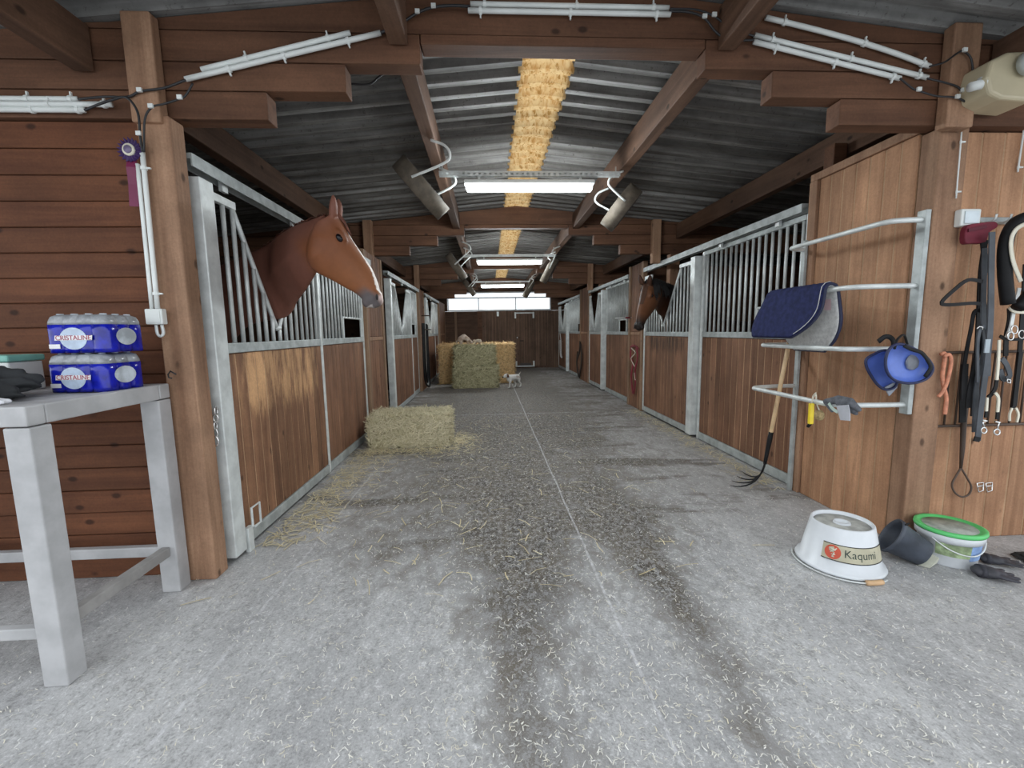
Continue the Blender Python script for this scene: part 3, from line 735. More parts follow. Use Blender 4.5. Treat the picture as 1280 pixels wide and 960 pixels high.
cable([(98, 124), (130, 121), (160, 121), (176, 114), (205, 110), (232, 100)], YP, 'black cable crossing the post from the level conduits to the slanted ones', .006, (3,))
cable([(106, 138), (122, 131), (140, 125), (158, 122), (172, 140), (175, 168), (178, 190)], YP-.01, 'black cable turning down the rosette post', .006, (5,))
cable([(241, 104), (233, 118), (226, 123), (205, 130), (190, 134), (181, 150), (180, 190)], YP-.02, 'black cable looping from the slanted conduit down the rosette post', .005, (2, 4))
cable([(1125, 98), (1140, 110), (1147, 113), (1170, 120), (1195, 122), (1212, 130), (1220, 131)], TR[0]-.145, 'black cable from the paired conduits across the saddle rack post', .005, (2, 4))
cable([(1159, 98), (1180, 103), (1196, 108), (1202, 114), (1212, 124), (1222, 132)], TR[0]-.142, 'short black cable crossing the saddle rack post', .005, (3,))
cable([(1162, 83), (1180, 78), (1196, 67), (1204, 64), (1214, 74), (1216, 100), (1212, 120)], TR[0]-.148, 'black cable looping over the top of the saddle rack post', .005, (3,))
cable([(425, 101), (440, 105), (462, 105), (475, 95), (490, 87), (499, 92)], 2.85, 'loose black cable drooping between the beam and the roof purlin', .006)

# switches
t = thing('junction_box', 'pale square junction box at the foot of the upright conduits', 'junction box', at(197, 396, YP))
p = at(197, 396, YP+.01); MB().box(p.x-.045, p.x+.045, p.y-.03, p.y+.01, p.z-.042, p.z+.042).build('case', 'white_pvc', t, bevel=.006); cs_ = [c for c in t.children][-1]
MB().box(p.x-.035, p.x+.035, p.y-.034, p.y-.0305, p.z-.032, p.z+.032).build('cover', 'white_pvc', cs_, bevel=.002)
MB().tube(smooth_path([(p.x-.005, p.y-.01, p.z-.043), (p.x-.003, p.y-.01, p.z-.09), (p.x+.012, p.y-.012, p.z-.105), (p.x+.028, p.y-.01, p.z-.09), (p.x+.025, p.y-.01, p.z-.043)], 4), .008, 8).build('pipe_bend', 'steel', t, True)
t = thing('wall_switch', 'white square switch box on the saddle rack post', 'switch', at(1204, 274, 2.57))
p = at(1204, 274, 2.575); MB().box(p.x-.062, p.x+.062, p.y-.045, p.y, p.z-.05, p.z+.05).build('case', 'white_pvc', t, bevel=.008)
MB().box(p.x-.045, p.x+.045, p.y-.052, p.y-.046, p.z-.036, p.z+.036).build('rocker', plain('pale blue rocker', (.62, .70, .74), .3), t, bevel=.003)
t = thing('coat_hook', 'small black screw hook in the post above the table', 'hook', at(216, 470, YP))
MB().tube([at(px, py, YP-.02+.004*i) for i, (px, py) in enumerate(((220, 468), (213, 464), (210, 468), (211, 472), (215, 473)))], .004, 6).build('bent_wire', 'cable', t, True)

# rosette
t = thing('rosette', 'purple prize rosette with white centre and burgundy tail on the post', 'rosette', at(163, 187, YP))
c = at(163, 188, YP-.005); mbp = MB(); n = 36
prof = []
ring0 = []; ring1 = []; ring2 = []; ring3 = []
for k in range(n):
    a = 2*PI*k/n; dy = -.012 if k % 2 else .0; r1 = .062 if k % 2 else .05
    ring0.append(c+Vector((.026*math.cos(a), -.006, .026*math.sin(a)))); ring1.append(c+Vector((r1*math.cos(a), dy, r1*math.sin(a))))
    ring2.append(c+Vector((r1*math.cos(a), dy+.004, r1*math.sin(a)))); ring3.append(c+Vector((.026*math.cos(a), .004, .026*math.sin(a))))
mbp.loft([ring0, ring1, ring2, ring3], cap=False, closed=True)
mbp.build('pleated_ring', plain('purple ribbon', (.045, .018, .10), .5), t)
mx = Matrix.Translation(c+Vector((0, -.008, 0))) @ Matrix.Rotation(PI/2, 4, 'X')
MB().lathe([(.001, -.004), (.03, -.004), (.03, .008), (.001, .008)], 28, mx).build('white_disc', 'white_rope', t, True); wdsc = bpy.context.scene.objects['white_disc']
MB().lathe([(.001, .0085), (.02, .0085), (.02, .012), (.001, .012)], 24, mx).build('centre_badge', plain('violet badge', (.16, .13, .22), .4), wdsc, True)
mb = MB(); b0 = at(168, 258, YP-.003)
mb.strap([c+Vector((.0, .008, -.03)), c.lerp(b0, .3)+Vector((0, -.004, 0)), c.lerp(b0, .6)+Vector((0, .003, 0)), b0], .048, .003)
mb.build('ribbon_tail', plain('burgundy ribbon', (.16, .012, .06), .45), t)

# ------------------------------------------------------------------ table and what stands on it
t = thing('high_table', 'tall whitewashed table frame at the boarded wall', 'table', (-2.4, 2.1, 0))
TX1, TX0, TY0, TY1 = -1.79, -3.3, 1.74, 2.50
for (x, y) in ((TX1-.05, TY0+.05), (TX1-.05, TY1-.045), (TX0, TY0+.05), (TX0, TY1-.045)):
    MB().box(x-.05, x+.05, y-.045, y+.045, 0, 1.105).build('leg', 'table_paint', t, bevel=.006)
MB().box(TX0-.05, TX1, TY0, TY0+.075, 1.11, 1.19).build('top_rail', 'table_paint', t, bevel=.006)
MB().box(TX0-.05, TX1, TY1-.075, TY1, 1.11, 1.19).build('top_rail', 'table_paint', t, bevel=.006)
MB().box(TX1-.075, TX1, TY0+.077, TY1-.077, 1.11, 1.19).build('top_rail', 'table_paint', t, bevel=.006)
mb = MB()
for i in range(5):
    a = TY0+.08+i*(TY1-TY0-.16)/5; mb.box(TX0-.04, TX1-.078, a+.002, a+(TY1-TY0-.16)/5-.002, 1.155, 1.185)
mb.build('table_top', 'table_paint', t, bevel=.003, seg=1)
MB().box(TX1-.072, TX1-.028, TY0+.097, TY1-.092, .22, .275).build('side_stretcher', plain('bare grey stretcher', (.30, .29, .28), .7, 0, .2), t, bevel=.005)
MB().box(TX0+.05, TX1-.102, TY1-.06, TY1-.02, .20, .26).build('rear_stretcher', 'table_paint', t, bevel=.005)
MB().box(TX0+.05, TX1-.102, TY0+.03, TY0+.07, .20, .25).build('front_stretcher', 'table_paint', t, bevel=.005)

M['film_blue'] = plain('blue shrink film', (.006, .012, .33), .22, 0, .35, 18, .6)
M['film_clear'] = plain('clear shrink film over bottles', (.30, .32, .34), .25, 0, .25, 24, .7)
M['label_blue'] = plain('pale blue label', (.50, .60, .74), .35, 0, .15, 20)
M['label_white'] = plain('white label banner', (.78, .78, .80), .35, 0, .05)
M['label_red'] = plain('red lettering', (.36, .05, .09), .5)
M['bottle'] = plain('clear bottle plastic', (.52, .57, .62), .15, 0, .3, 12, .8)
def pack_outline(n4, n3, r, z, inset=0.0, w=None):
    """Wavy outline of a pack of bottles n4 wide and n3 deep."""
    W, D = n4*2*r, n3*2*r; pts = []
    def side(p0, ex, ey, n):
        for i in range(n):
            for k in range(6):
                a = PI*(k+.5)/6; s = i*2*r+r-r*math.cos(a)*1.0
                dd = .012*math.sin(a); pts.append((p0[0]+ex[0]*s+ey[0]*dd, p0[1]+ex[1]*s+ey[1]*dd))
    side((-W/2, -D/2), (1, 0), (0, -1), n4); side((W/2, -D/2), (0, 1), (1, 0), n3); side((W/2, D/2), (-1, 0), (0, 1), n4); side((-W/2, D/2), (0, -1), (-1, 0), n3)
    sc = 1-inset
    return [Vector((x*sc, y*sc, z)) for x, y in pts]
def water_pack(cx, cy, z0, rot, label, lettering):
    t = thing('water_pack', label, 'water bottles', (cx, cy, z0), 'shrink-wrapped water packs on the table')
    mt = Matrix.Translation((cx, cy, z0)) @ Matrix.Rotation(rot, 4, 'Z'); r = .0335
    def R(zz, ins): return [mt @ p for p in pack_outline(4, 3, r, zz, ins)]
    MB().loft([R(.004, .04), R(.0, .0), R(.02, 0), R(.10, 0), R(.134, 0)]).build('blue_film', 'film_blue', t, True)
    MB().loft([R(.1345, .005), R(.15, .02), R(.172, .08), R(.181, .2), R(.183, .4)]).build('clear_film', 'film_clear', t, True)
    for i in range(4):
        for j in range(3):
            c = mt @ Vector(((i-1.5)*2*r, (j-1)*2*r, 0))
            MB().lathe([(.030, .140), (.026, .160), (.014, .176), (.0135, .1865), (.001, .187)], 14, Matrix.Translation(c)).build('bottle_neck', 'bottle', t, True)
    yf = -3*r-.0135
    def plate(pts, dep, nm, mat, fy): return MB().poly([mt @ Vector((x, yf-fy, z)) for x, z in pts], mt.to_3x3() @ Vector((0, dep, 0))).build(nm, mat, t)
    ov = [(-.01+.062*math.cos(2*PI*k/28), .068+.052*math.sin(2*PI*k/28)) for k in range(28)]
    plate(ov, .0012, 'oval_label', 'label_blue', .0)
    banner = plate([(-.096, .060), (.076, .060), (.080, .083), (-.092, .083)], .0012, 'label_banner', 'label_white', .0018)
    plate([(-.126, .022), (-.075, .022), (-.075, .042), (-.126, .042)], .0012, 'barcode_patch', 'label_white', .0)
    mx = mt @ Matrix.Translation((-.008, yf-.0022, .071)) @ Matrix.Rotation(PI/2, 4, 'X')
    text_part(lettering, 'lettering', 'label_red', banner, mx, .031)
    # oval opening in the film on the end, with bottles behind
    xs = 4*r+.0128
    pts = [mt @ Vector((xs, -.005+.058*math.cos(2*PI*k/28), .076+.042*math.sin(2*PI*k/28))) for k in range(28)]
    MB().poly(pts, mt.to_3x3() @ Vector((.0012, 0, 0))).build('end_opening', 'bottle', t)
    return t
water_pack(-1.97, 2.28, 1.19, -.08, 'lower blue film pack of water bottles on the table', 'CRISTALINE')
water_pack(-1.955, 2.285, 1.3785, -.02, 'upper blue film pack of water bottles stacked on another', 'CRISTALINE')

def lump(c, r, rough=.35, seed=1, flat=.5, n=3, freq=5.0):
    bm = bmesh.new(); bmesh.ops.create_icosphere(bm, subdivisions=n+1, radius=1)
    for v in bm.verts:
        k = 1+rough*(mnoise.noise(v.co*freq*.35+Vector((seed*7.3, 1, 2)))+.5*mnoise.noise(v.co*freq+Vector((seed, 3, 5))))
        v.co = Vector((v.co.x*r[0]*k, v.co.y*r[1]*k, v.co.z*r[2]*k*(1 if v.co.z > 0 else flat)))
        v.co += Vector(c); v.co.z = max(v.co.z, c[2]-r[2]*flat)
    mb = MB(); mb.bm.free(); mb.bm = bm; return mb
t = thing('jacket', 'crumpled black jacket lying on the table beside the water packs', 'clothing', (-2.25, 2.0, 1.19))
lump((-2.30, 2.03, 1.235), (.24, .15, .09), .32, 3, .48, 4, 4.5).build('body', 'black_cloth', t, True)
lump((-2.12, 1.93, 1.217), (.13, .06, .05), .3, 9, .5, 3, 4).build('sleeve', 'black_cloth', t, True)
MB().strap(smooth_path([(-2.55, 1.86, 1.285), (-2.40, 1.865, 1.30), (-2.28, 1.86, 1.28), (-2.17, 1.855, 1.245)], 5), .03, .006, (0, -.6, .8)).build('pale_trim', 'white_rope', t, True)
t = thing('glove', 'crumpled white cloth glove on the table edge before the black jacket', 'glove', (-2.0, 1.83, 1.19))
me = blob([capsule((-2.13, 1.80, 1.215), (-2.02, 1.80, 1.212), .022, .02), capsule((-2.02, 1.80, 1.212), (-1.92, 1.79, 1.202), .02, .009), capsule((-2.04, 1.81, 1.215), (-1.92, 1.815, 1.203), .018, .01), capsule((-2.12, 1.80, 1.215), (-2.07, 1.83, 1.27), .024, .018), capsule((-2.07, 1.83, 1.27), (-2.02, 1.845, 1.262), .018, .008), capsule((-2.13, 1.80, 1.212), (-2.20, 1.81, 1.21), .02, .018)], .006, 4)
link_mesh(me, 'palm', plain('white cloth', (.68, .69, .72), .85, 0, .1), t)
t = thing('storage_box', 'teal and white box on the table behind the black jacket', 'box', (-2.48, 2.30, 1.19))
MB().box(-2.85, -2.36, 2.25, 2.42, 1.187, 1.335).build('tray', 'white_pvc', t, bevel=.008)
MB().box(-2.86, -2.352, 2.242, 2.428, 1.337, 1.37).build('lid', plain('teal lid', (.22, .52, .45), .4), t, bevel=.008)

# ------------------------------------------------------------------ horses
Z7 = lambda u, v: (300+u/5.644, 250+v/5.644)
H1 = Vector((.95, .30, 0)).normalized(); NRM = Vector((-.30, .95, 0)).normalized(); UPV = Vector((0, 0, 1))
P1 = at(*Z7(640, 140), 3.15)
def loc2(u, v):
    w = at_plane(*Z7(u, v), P1, NRM)-P1; return Vector((w.dot(H1), w.z))
S2 = loc2(975, 680).normalized(); N2 = Vector((-S2.y, S2.x))
if N2.x < 0: N2 = -N2
def sn(u, v):
    q = loc2(u, v); return (q.dot(S2), q.dot(N2))
TOP = [sn(*p) for p in ((640, 85), (690, 110), (735, 175), (770, 240), (800, 290), (835, 340), (870, 392), (905, 440), (935, 488), (960, 545), (978, 595), (988, 640), (984, 668))]
BOT = [sn(*p) for p in ((530, 160), (495, 240), (468, 330), (468, 420), (492, 472), (535, 512), (590, 537), (660, 572), (745, 622), (812, 655), (850, 688), (885, 714), (930, 716), (965, 700))]
def interp(tab, s):
    if s <= tab[0][0]: return tab[0][1]
    for (a, b), (c, d) in zip(tab, tab[1:]):
        if s <= c: return b+(d-b)*(s-a)/max(1e-6, c-a)
    return tab[-1][1]
def mono(tab):
    out = []; 
    for s, n in tab:
        if not out or s > out[-1][0]+1e-4: out.append((s, n))
    return out
TOPm = mono(TOP)
SMAX = max(s for s, _ in TOP+BOT)
# jaw outline as a function of s: the lowest n reached at that s
def bot_at(s):
    best = None
    for (a, b), (c, d) in zip(BOT, BOT[1:]):
        lo, hi = min(a, c), max(a, c)
        if lo <= s <= hi:
            n = b+(d-b)*(s-a)/((c-a) or 1e-6); best = n if best is None else min(best, n)
    return best if best is not None else (BOT[0][1] if s < .1 else BOT[-1][1])
S0 = min(s for s, _ in BOT)+.012
WID = [(-.05, .075), (.05, .095), (.14, .112), (.22, .105), (.30, .085), (.40, .068), (.50, .060), (.58, .062), (.64, .056), (.70, .035)]

def horse_parts(P, Hr, nrm, pitch, neck, body):
    """Closed shapes of one horse; P poll, Hr facing (horizontal), pitch extra nose-down angle; neck: list of (crest, throat, halfwidth)."""
    ca, sa = math.cos(pitch), math.sin(pitch)
    s2 = Vector((S2.x*ca+S2.y*sa, -S2.x*sa+S2.y*ca)); n2 = Vector((N2.x*ca+N2.y*sa, -N2.x*sa+N2.y*ca))
    es = Hr*s2.x+UPV*s2.y; en = Hr*n2.x+UPV*n2.y; ew = nrm.copy()
    W = lambda s, n, w=0.0: P+es*s+en*n+ew*w
    def head(mb):
        rings = []; K = 22
        ss = [S0+(SMAX-.012-S0)*i/K for i in range(K+1)]
        for s in ss:
            tp, bt = interp(TOPm, s), bot_at(s)
            if tp-bt < .03: tp, bt = (tp+bt)/2+.015, (tp+bt)/2-.015
            c, dp = (tp+bt)/2, (tp-bt)/2; w = interp(WID, s)
            if s > SMAX-.05: w *= .8
            ring = []
            for k in range(24):
                a = 2*PI*k/24; x, y = math.cos(a), math.sin(a)
                px = math.copysign(abs(x)**.8, x); py = math.copysign(abs(y)**.85, y)
                narrow = 1.0
                if s > .18: narrow = 1-.30*max(0, py)**1.5-.25*max(0, -py)**1.5
                elif py > .3: narrow = 1-.35*(py-.3)
                ring.append(W(s, c+dp*py, w*px*narrow))
            rings.append(ring)
        mb.loft(rings)
    shp = [head]
    shp.append(lambda mb: mb.ell(W(.580, -.042, 0), (.062, .078, .052), Matrix((es, en, ew)).transposed(), 16, 12))
    shp.append(lambda mb: mb.ell(W(.588, -.100, 0), (.038, .026, .036), Matrix((es, en, ew)).transposed(), 12, 8))
    shp.append(lambda mb: mb.ell(W(.625, -.035, 0), (.030, .055, .044), Matrix((es, en, ew)).transposed(), 12, 10))
    for sg in (-1, 1):
        # cheek disc, eye ridge, nostril wing, ear
        shp.append(lambda mb, sg=sg: mb.ell(W(.135, -.12, sg*.062), (.10, .10, .048), Matrix((es, en, ew)).transposed(), 16, 10))
        shp.append(lambda mb, sg=sg: mb.ell(W(.135, -.002, sg*.086), (.052, .026, .024), Matrix((es, en, ew)).transposed(), 12, 8))
        shp.append(lambda mb, sg=sg: mb.ell(W(.585, -.008, sg*.046), (.05, .032, .022), Matrix((es, en, ew)).transposed(), 12, 8))
        def ear(mb, sg=sg):
            b = W(-.01, .03+(.035 if sg > 0 else 0), sg*.05); up = (-es*.80+en*.46+ew*sg*.10).normalized()
            rings = []
            for q, (f, r) in enumerate(((-.15, .04), (.2, .048), (.45, .046), (.7, .034), (.9, .018), (1.0, .008))):
                cc = b+up*.126*f+ew*sg*.012*f
                rings.append([cc+(en*math.cos(a)*r*.75+ew*math.sin(a)*r*.85)*1.0 for a in [2*PI*k/10 for k in range(10)]])
            mb.loft(rings)
        shp.append(ear)
    def nk(mb):
        rings = []; fine = []
        for i in range(len(neck)-1):
            for q in range(4):
                f = q/4; a, b = neck[i], neck[i+1]
                fine.append((Vector(a[0]).lerp(Vector(b[0]), f), Vector(a[1]).lerp(Vector(b[1]), f), a[2]+(b[2]-a[2])*f))
        fine.append(tuple(neck[-1]))
        cs = smooth_path([n[0] for n in neck], 4); ts = smooth_path([n[1] for n in neck], 4)
        m = len(cs)
        for i in range(m):
            c0, t0, w = Vector(cs[i]), Vector(ts[i]), fine[min(i, len(fine)-1)][2]
            mid = (c0+t0)/2; up = (c0-t0)/2
            mid2 = (cs[min(i+1, m-1)]+ts[min(i+1, m-1)])/2; mid1 = (cs[max(i-1, 0)]+ts[max(i-1, 0)])/2
            tg = (mid2-mid1).normalized(); sd = tg.cross(up).normalized()
            ring = []
            for k in range(22):
                a = 2*PI*k/22; y = math.sin(a); x = math.cos(a)
                ring.append(mid+up*y+sd*w*math.copysign(abs(x)**.85, x)*(1-.28*max(0, y)-.55*max(0, -y)**1.2))
            rings.append(ring)
        mb.loft(rings)
    shp.append(nk); shp += body
    return shp, W, (es, en, ew)

def horse_body(front, back, sd, zw=1.62, girth=.30):
    """Trunk, rump and four jointed legs from the chest point (front) to the rump (back)."""
    f, b = Vector(front), Vector(back); t = (b-f).normalized(); sd = Vector(sd).normalized(); parts = []
    def trunk(mb):
        rings = []
        for q, (k, ht, hb, w) in enumerate(((-.02, 1.42, 1.12, .12), (.06, 1.55, .98, .21), (.18, 1.62, .90, .26), (.35, 1.58, .86, .29), (.55, 1.54, .88, .31), (.75, 1.58, .95, .29), (.9, 1.58, 1.05, .27), (1.0, 1.45, 1.16, .17), (1.03, 1.38, 1.22, .08))):
            c = f.lerp(b, k); c.z = (ht+hb)/2; h = (ht-hb)/2
            rings.append([c+UPV*h*math.sin(2*PI*j/20)+sd*w*math.cos(2*PI*j/20) for j in range(20)])
        mb.loft(rings)
    parts.append(trunk)
    for sg in (-1, 1):
        o = sd*sg*.17
        A = f.lerp(b, .10)+o; B = f.lerp(b, .90)+o
        for ch in ([(A, 1.12, .13), (A+t*.02, .80, .085), (A, .48, .055), (A+t*.01, .25, .036), (A-t*.02, .12, .042), (A-t*.05, .03, .055)],
                   [(B, 1.25, .19), (B-t*.06, .95, .15), (B+t*.08, .58, .065), (B+t*.05, .30, .04), (B+t*.02, .12, .044), (B-t*.02, .03, .056)]):
            pts = [Vector((p.x, p.y, z)) for p, z, r in ch]; rs = [r for p, z, r in ch]
            parts.append(lambda mb, pts=pts, rs=rs: mb.tube(pts, .1, 12, radii=rs))
    q = b+t*.03
    parts.append(lambda mb: mb.tube([Vector((q.x, q.y, 1.38)), q+t*.06-UPV*(q.z-1.2), q+t*.07-UPV*(q.z-.75), q+t*.05-UPV*(q.z-.5)], .05, 10, radii=[.03, .05, .055, .02]))
    return parts

M['coat'] = attrcol('horse coat', rough=.52, spec=.25)
M['eye'] = plain('dark wet eye', (.006, .005, .007), .12, 0, .1, spec=.35)
M['nostril'] = plain('dark nostril', (.02, .014, .013), .6)
def hair(name, strands, mat, parent, w=.004):
    mb = MB()
    for pts in strands: mb.strap(pts, w, .0015, (0, -1, .2))
    return mb.build(name, mat, parent)

# chestnut
neck1 = []
for (cu, tu, Yd, w) in (((600, 105), (560, 470), 3.17, .075), ((500, 140), (505, 560), 3.22, .088), ((400, 178), (455, 640), 3.30, .105), ((290, 245), (392, 725), 3.46, .115), ((180, 325), (320, 832), 3.60, .10)):
    neck1.append((at(*Z7(*cu), Yd), at(*Z7(*tu), Yd+.02), w))
neck1.append((Vector((-2.15, 3.64, 1.98)), Vector((-1.96, 3.62, 1.50)), .14))
neck1.append((Vector((-2.55, 3.66, 1.74)), Vector((-2.25, 3.64, 1.12)), .19))
shp, W1, ax1 = horse_parts(P1, H1, NRM, 0.0, neck1, horse_body((-2.22, 3.66, 1.3), (-3.95, 3.85, 1.3), (.1, 1, 0)))
me = blob(shp, .0095, 5, 'horse')
es, en, ew = ax1
def sst(x, a, b):
    k = max(0.0, min(1.0, (x-a)/(b-a))); return k*k*(3-2*k)
def chest(co):
    q = co-P1; s, n, w = q.dot(es), q.dot(en), q.dot(ew)
    f = mnoise.noise(co*3.2)*.5+.5; f2 = mnoise.noise(co*9+Vector((4, 0, 0)))*.5+.5
    nk = Vector((.245, .105, .075)).lerp(Vector((.17, .066, .045)), f)
    hc = Vector((.245, .086, .034)).lerp(Vector((.165, .057, .026)), f2*.7)
    hc = hc.lerp(Vector((.32, .122, .048)), .55*sst(s, .12, .40))
    hw = sst(n, -.33, -.24)*sst(s, -.06, .10) if abs(w) < .2 and s < .8 else 0
    c = nk.lerp(hc, hw)
    if hw > 0 and s > 0:
        tp = interp(TOPm, s)
        if abs(w) < .030+.022*max(0, s-.42)/.2 and n > tp-.026-.05*max(0, (s-.46)/.15) and s > .12: c = Vector((.80, .72, .66))
        k = sst(s-1.5*max(0, n+.055)+.02*(f2-.5), .46, .55)
        grey = Vector((.085, .075, .078)).lerp(Vector((.17, .145, .145)), f2)
        c = c.lerp(grey, k)
        k = sst(s, .575, .60)*sst(n, -.03, .0); c = c.lerp(Vector((.66, .50, .46)), k)
        if s > .615 and n < -.07: c = Vector((.50, .45, .43))
    return c
colour_mesh(me, chest)
t = thing('horse', 'chestnut horse with white blaze leaning its head out of the gate', 'horse', (-3.0, 3.75, 0))
hb = link_mesh(me, 'body', 'coat', t)
for sg in (-1, 1):
    MB().ell(W1(.143, -.024, sg*.099), (.029, .020, .017), Matrix((es, en, ew)).transposed(), 16, 12).build('eye', 'eye', hb, True)
    MB().ell(W1(.590, -.016, sg*.063), (.022, .010, .009), (Matrix.Rotation(.5, 3, 'Y') @ Matrix((es, en, ew)).transposed()), 14, 10).build('nostril', 'nostril', hb, True)
M['mane_red'] = plain('chestnut mane hair', (.13, .035, .014), .6, 0, .4, 30)
M['mane_black'] = plain('black mane hair', (.012, .010, .010), .5, 0, .3, 30)
def mane(neck, nrm, mat, parent, far, length=.20, seed=1, n=160):
    rr = random.Random(seed); cs = smooth_path([q[0] for q in neck[:6]], 8); st = []
    for i in range(n):
        p = cs[int(rr.random()*(len(cs)-1))]+Vector((rr.uniform(-.02, .02), rr.uniform(-.01, .01), .008))
        L = length*rr.uniform(.5, 1.1); d = nrm*far
        st.append([p, p+d*.05+UPV*.012, p+d*.10-UPV*L*.4, p+d*.115-UPV*L])
    return hair('mane', st, mat, parent, .012)
mane(neck1, NRM, 'mane_red', t, 1, .18, 3)
rr = random.Random(4); st = []
for i in range(60):
    p = W1(-.03+rr.uniform(-.01, .02), .05+rr.uniform(-.01, .015), rr.uniform(-.03, .03)); q = W1(.10+rr.uniform(0, .05), interp(TOPm, .12)+.004, rr.uniform(-.035, .035))
    st.append([p, p.lerp(q, .5)+en*.015, q])
hair('forelock', st, 'mane_red', t, .008)

# bay
P2 = at(809, 357, 6.10); H2 = Vector((-.80, -.60, 0)).normalized(); NR2 = Vector((-.60, .80, 0)).normalized()
sc_pts = []
nk2 = []
def W2t(pitch):
    ca, sa = math.cos(pitch), math.sin(pitch)
    s2 = Vector((S2.x*ca+S2.y*sa, -S2.x*sa+S2.y*ca)); n2 = Vector((N2.x*ca+N2.y*sa, -N2.x*sa+N2.y*ca))
    es = H2*s2.x+UPV*s2.y; en = H2*n2.x+UPV*n2.y
    return lambda s, n, w=0.0: P2+es*s+en*n+NR2*w
PITCH2 = .16
w2 = W2t(PITCH2)
nk2 = [(w2(-.03, -.02), w2(.16, -.22), .075), (w2(-.12, -.10), w2(.16, -.33), .09)]
for (c, tt, w) in (((2.70, 6.50, 2.08), (2.60, 6.57, 1.66), .09), ((3.02, 6.60, 2.0), (2.84, 6.60, 1.53), .11), ((3.45, 6.62, 1.75), (3.1, 6.64, 1.1), .19)):
    nk2.append((Vector(c), Vector(tt), w))
shp, W2, ax2 = horse_parts(P2, H2, NR2, PITCH2, nk2, horse_body((3.1, 6.64, 1.3), (4.8, 6.7, 1.3), (0, 1, 0)))
me = blob(shp, .010, 5, 'horse')
es, en, ew = ax2
def bay(co):
    q = co-P2; s, n, w = q.dot(es), q.dot(en), q.dot(ew); f = mnoise.noise(co*3)*.5+.5
    c = Vector((.085, .035, .018)).lerp(Vector((.045, .018, .010)), f)
    if s > .02 and n > -.3 and abs(w) < .16:
        c = c.lerp(Vector((.17, .068, .030)), .75)
        c = c.lerp(Vector((.016, .012, .011)), max(0, min(1, (s-.42)/.14)))
        if n > interp(TOPm, s)-.02 and s < .3: c = c.lerp(Vector((.02, .012, .01)), .6)
    return c
colour_mesh(me, bay)
t = thing('horse', 'dark bay horse with black muzzle looking out of its gate', 'horse', (3.9, 6.66, 0))
hb = link_mesh(me, 'body', 'coat', t)
for sg in (-1, 1):
    MB().ell(W2(.143, -.024, sg*.099), (.027, .019, .017), Matrix((es, en, ew)).transposed(), 14, 10).build('eye', 'eye', hb, True)
    MB().ell(W2(.612, -.012, sg*.062), (.024, .011, .009), Matrix((es, en, ew)).transposed(), 12, 8).build('nostril', 'nostril', hb, True)
mane(nk2, NR2, 'mane_black', t, -1, .22, 6); 
mb_ = mane(nk2, NR2, 'mane_black', t, 1, .22, 8)

# ------------------------------------------------------------------ small animals
M['fur'] = attrcol('small animal fur', rough=.85, spec=.15)
def place(me, name, loc, rz, label, cat, eyes=(), sc=1.0):
    mt = Matrix.Translation(loc) @ Matrix.Rotation(rz, 4, 'Z') @ Matrix.Scale(sc, 4); me.transform(mt)
    t = thing(name, label, cat, loc); ab = link_mesh(me, 'body', 'fur', t)
    for e in eyes: MB().ell(mt @ Vector(e), (.009*sc,)*3, None, 10, 8).build('eye', 'eye', ab, True)
    return t
# terrier: faces +x in its own frame
dogp = [capsule((-.13, 0, .26), (.10, 0, .255), .075, .085), capsule((.10, 0, .25), (.13, 0, .22), .085, .06), capsule((.12, 0, .27), (.20, 0, .31), .055, .05), capsule((.20, 0, .315), (.235, 0, .315), .058, .05), capsule((.25, 0, .30), (.315, 0, .285), .032, .022),
        capsule((.195, .045, .345), (.185, .062, .30), .014, .022), capsule((.195, -.045, .345), (.185, -.062, .30), .014, .022), capsule((-.17, 0, .30), (-.24, 0, .39), .018, .010)]
for sy in (-1, 1):
    fx = .04*sy
    dogp += [capsule((.10, sy*.05, .22), (.105+fx, sy*.052, .11), .04, .022), capsule((.105+fx, sy*.052, .11), (.11+fx, sy*.052, .018), .02, .017), capsule((.11+fx, sy*.052, .016), (.14+fx, sy*.052, .014), .017, .013),
             capsule((-.13, sy*.05, .24), (-.11-fx, sy*.055, .15), .058, .032), capsule((-.11-fx, sy*.055, .15), (-.165-fx, sy*.055, .085), .026, .018), capsule((-.165-fx, sy*.055, .085), (-.15-fx, sy*.055, .018), .017, .016), capsule((-.15-fx, sy*.055, .016), (-.12-fx, sy*.055, .014), .017, .013)]
me = blob(dogp, .0075, 4, 'dog')
def dogc(co):
    c = Vector((.66, .65, .62))
    if co.x > .16 and abs(co.y) > .03 and co.z > .275 and co.x < .225: c = Vector((.12, .06, .035))
    if co.x > .305: c = Vector((.03, .025, .025))
    if mnoise.noise(co*9+Vector((3, 1, 0))) > .33 and co.x < .1 and co.z > .2: c = Vector((.40, .36, .32))
    return c
colour_mesh(me, dogc)
place(me, 'dog', (.60, 11.1, 0), PI+.55, 'small white dog walking on the floor before the straw bale', 'dog', [(.245, .042, .33), (.245, -.042, .33)], 1.0)
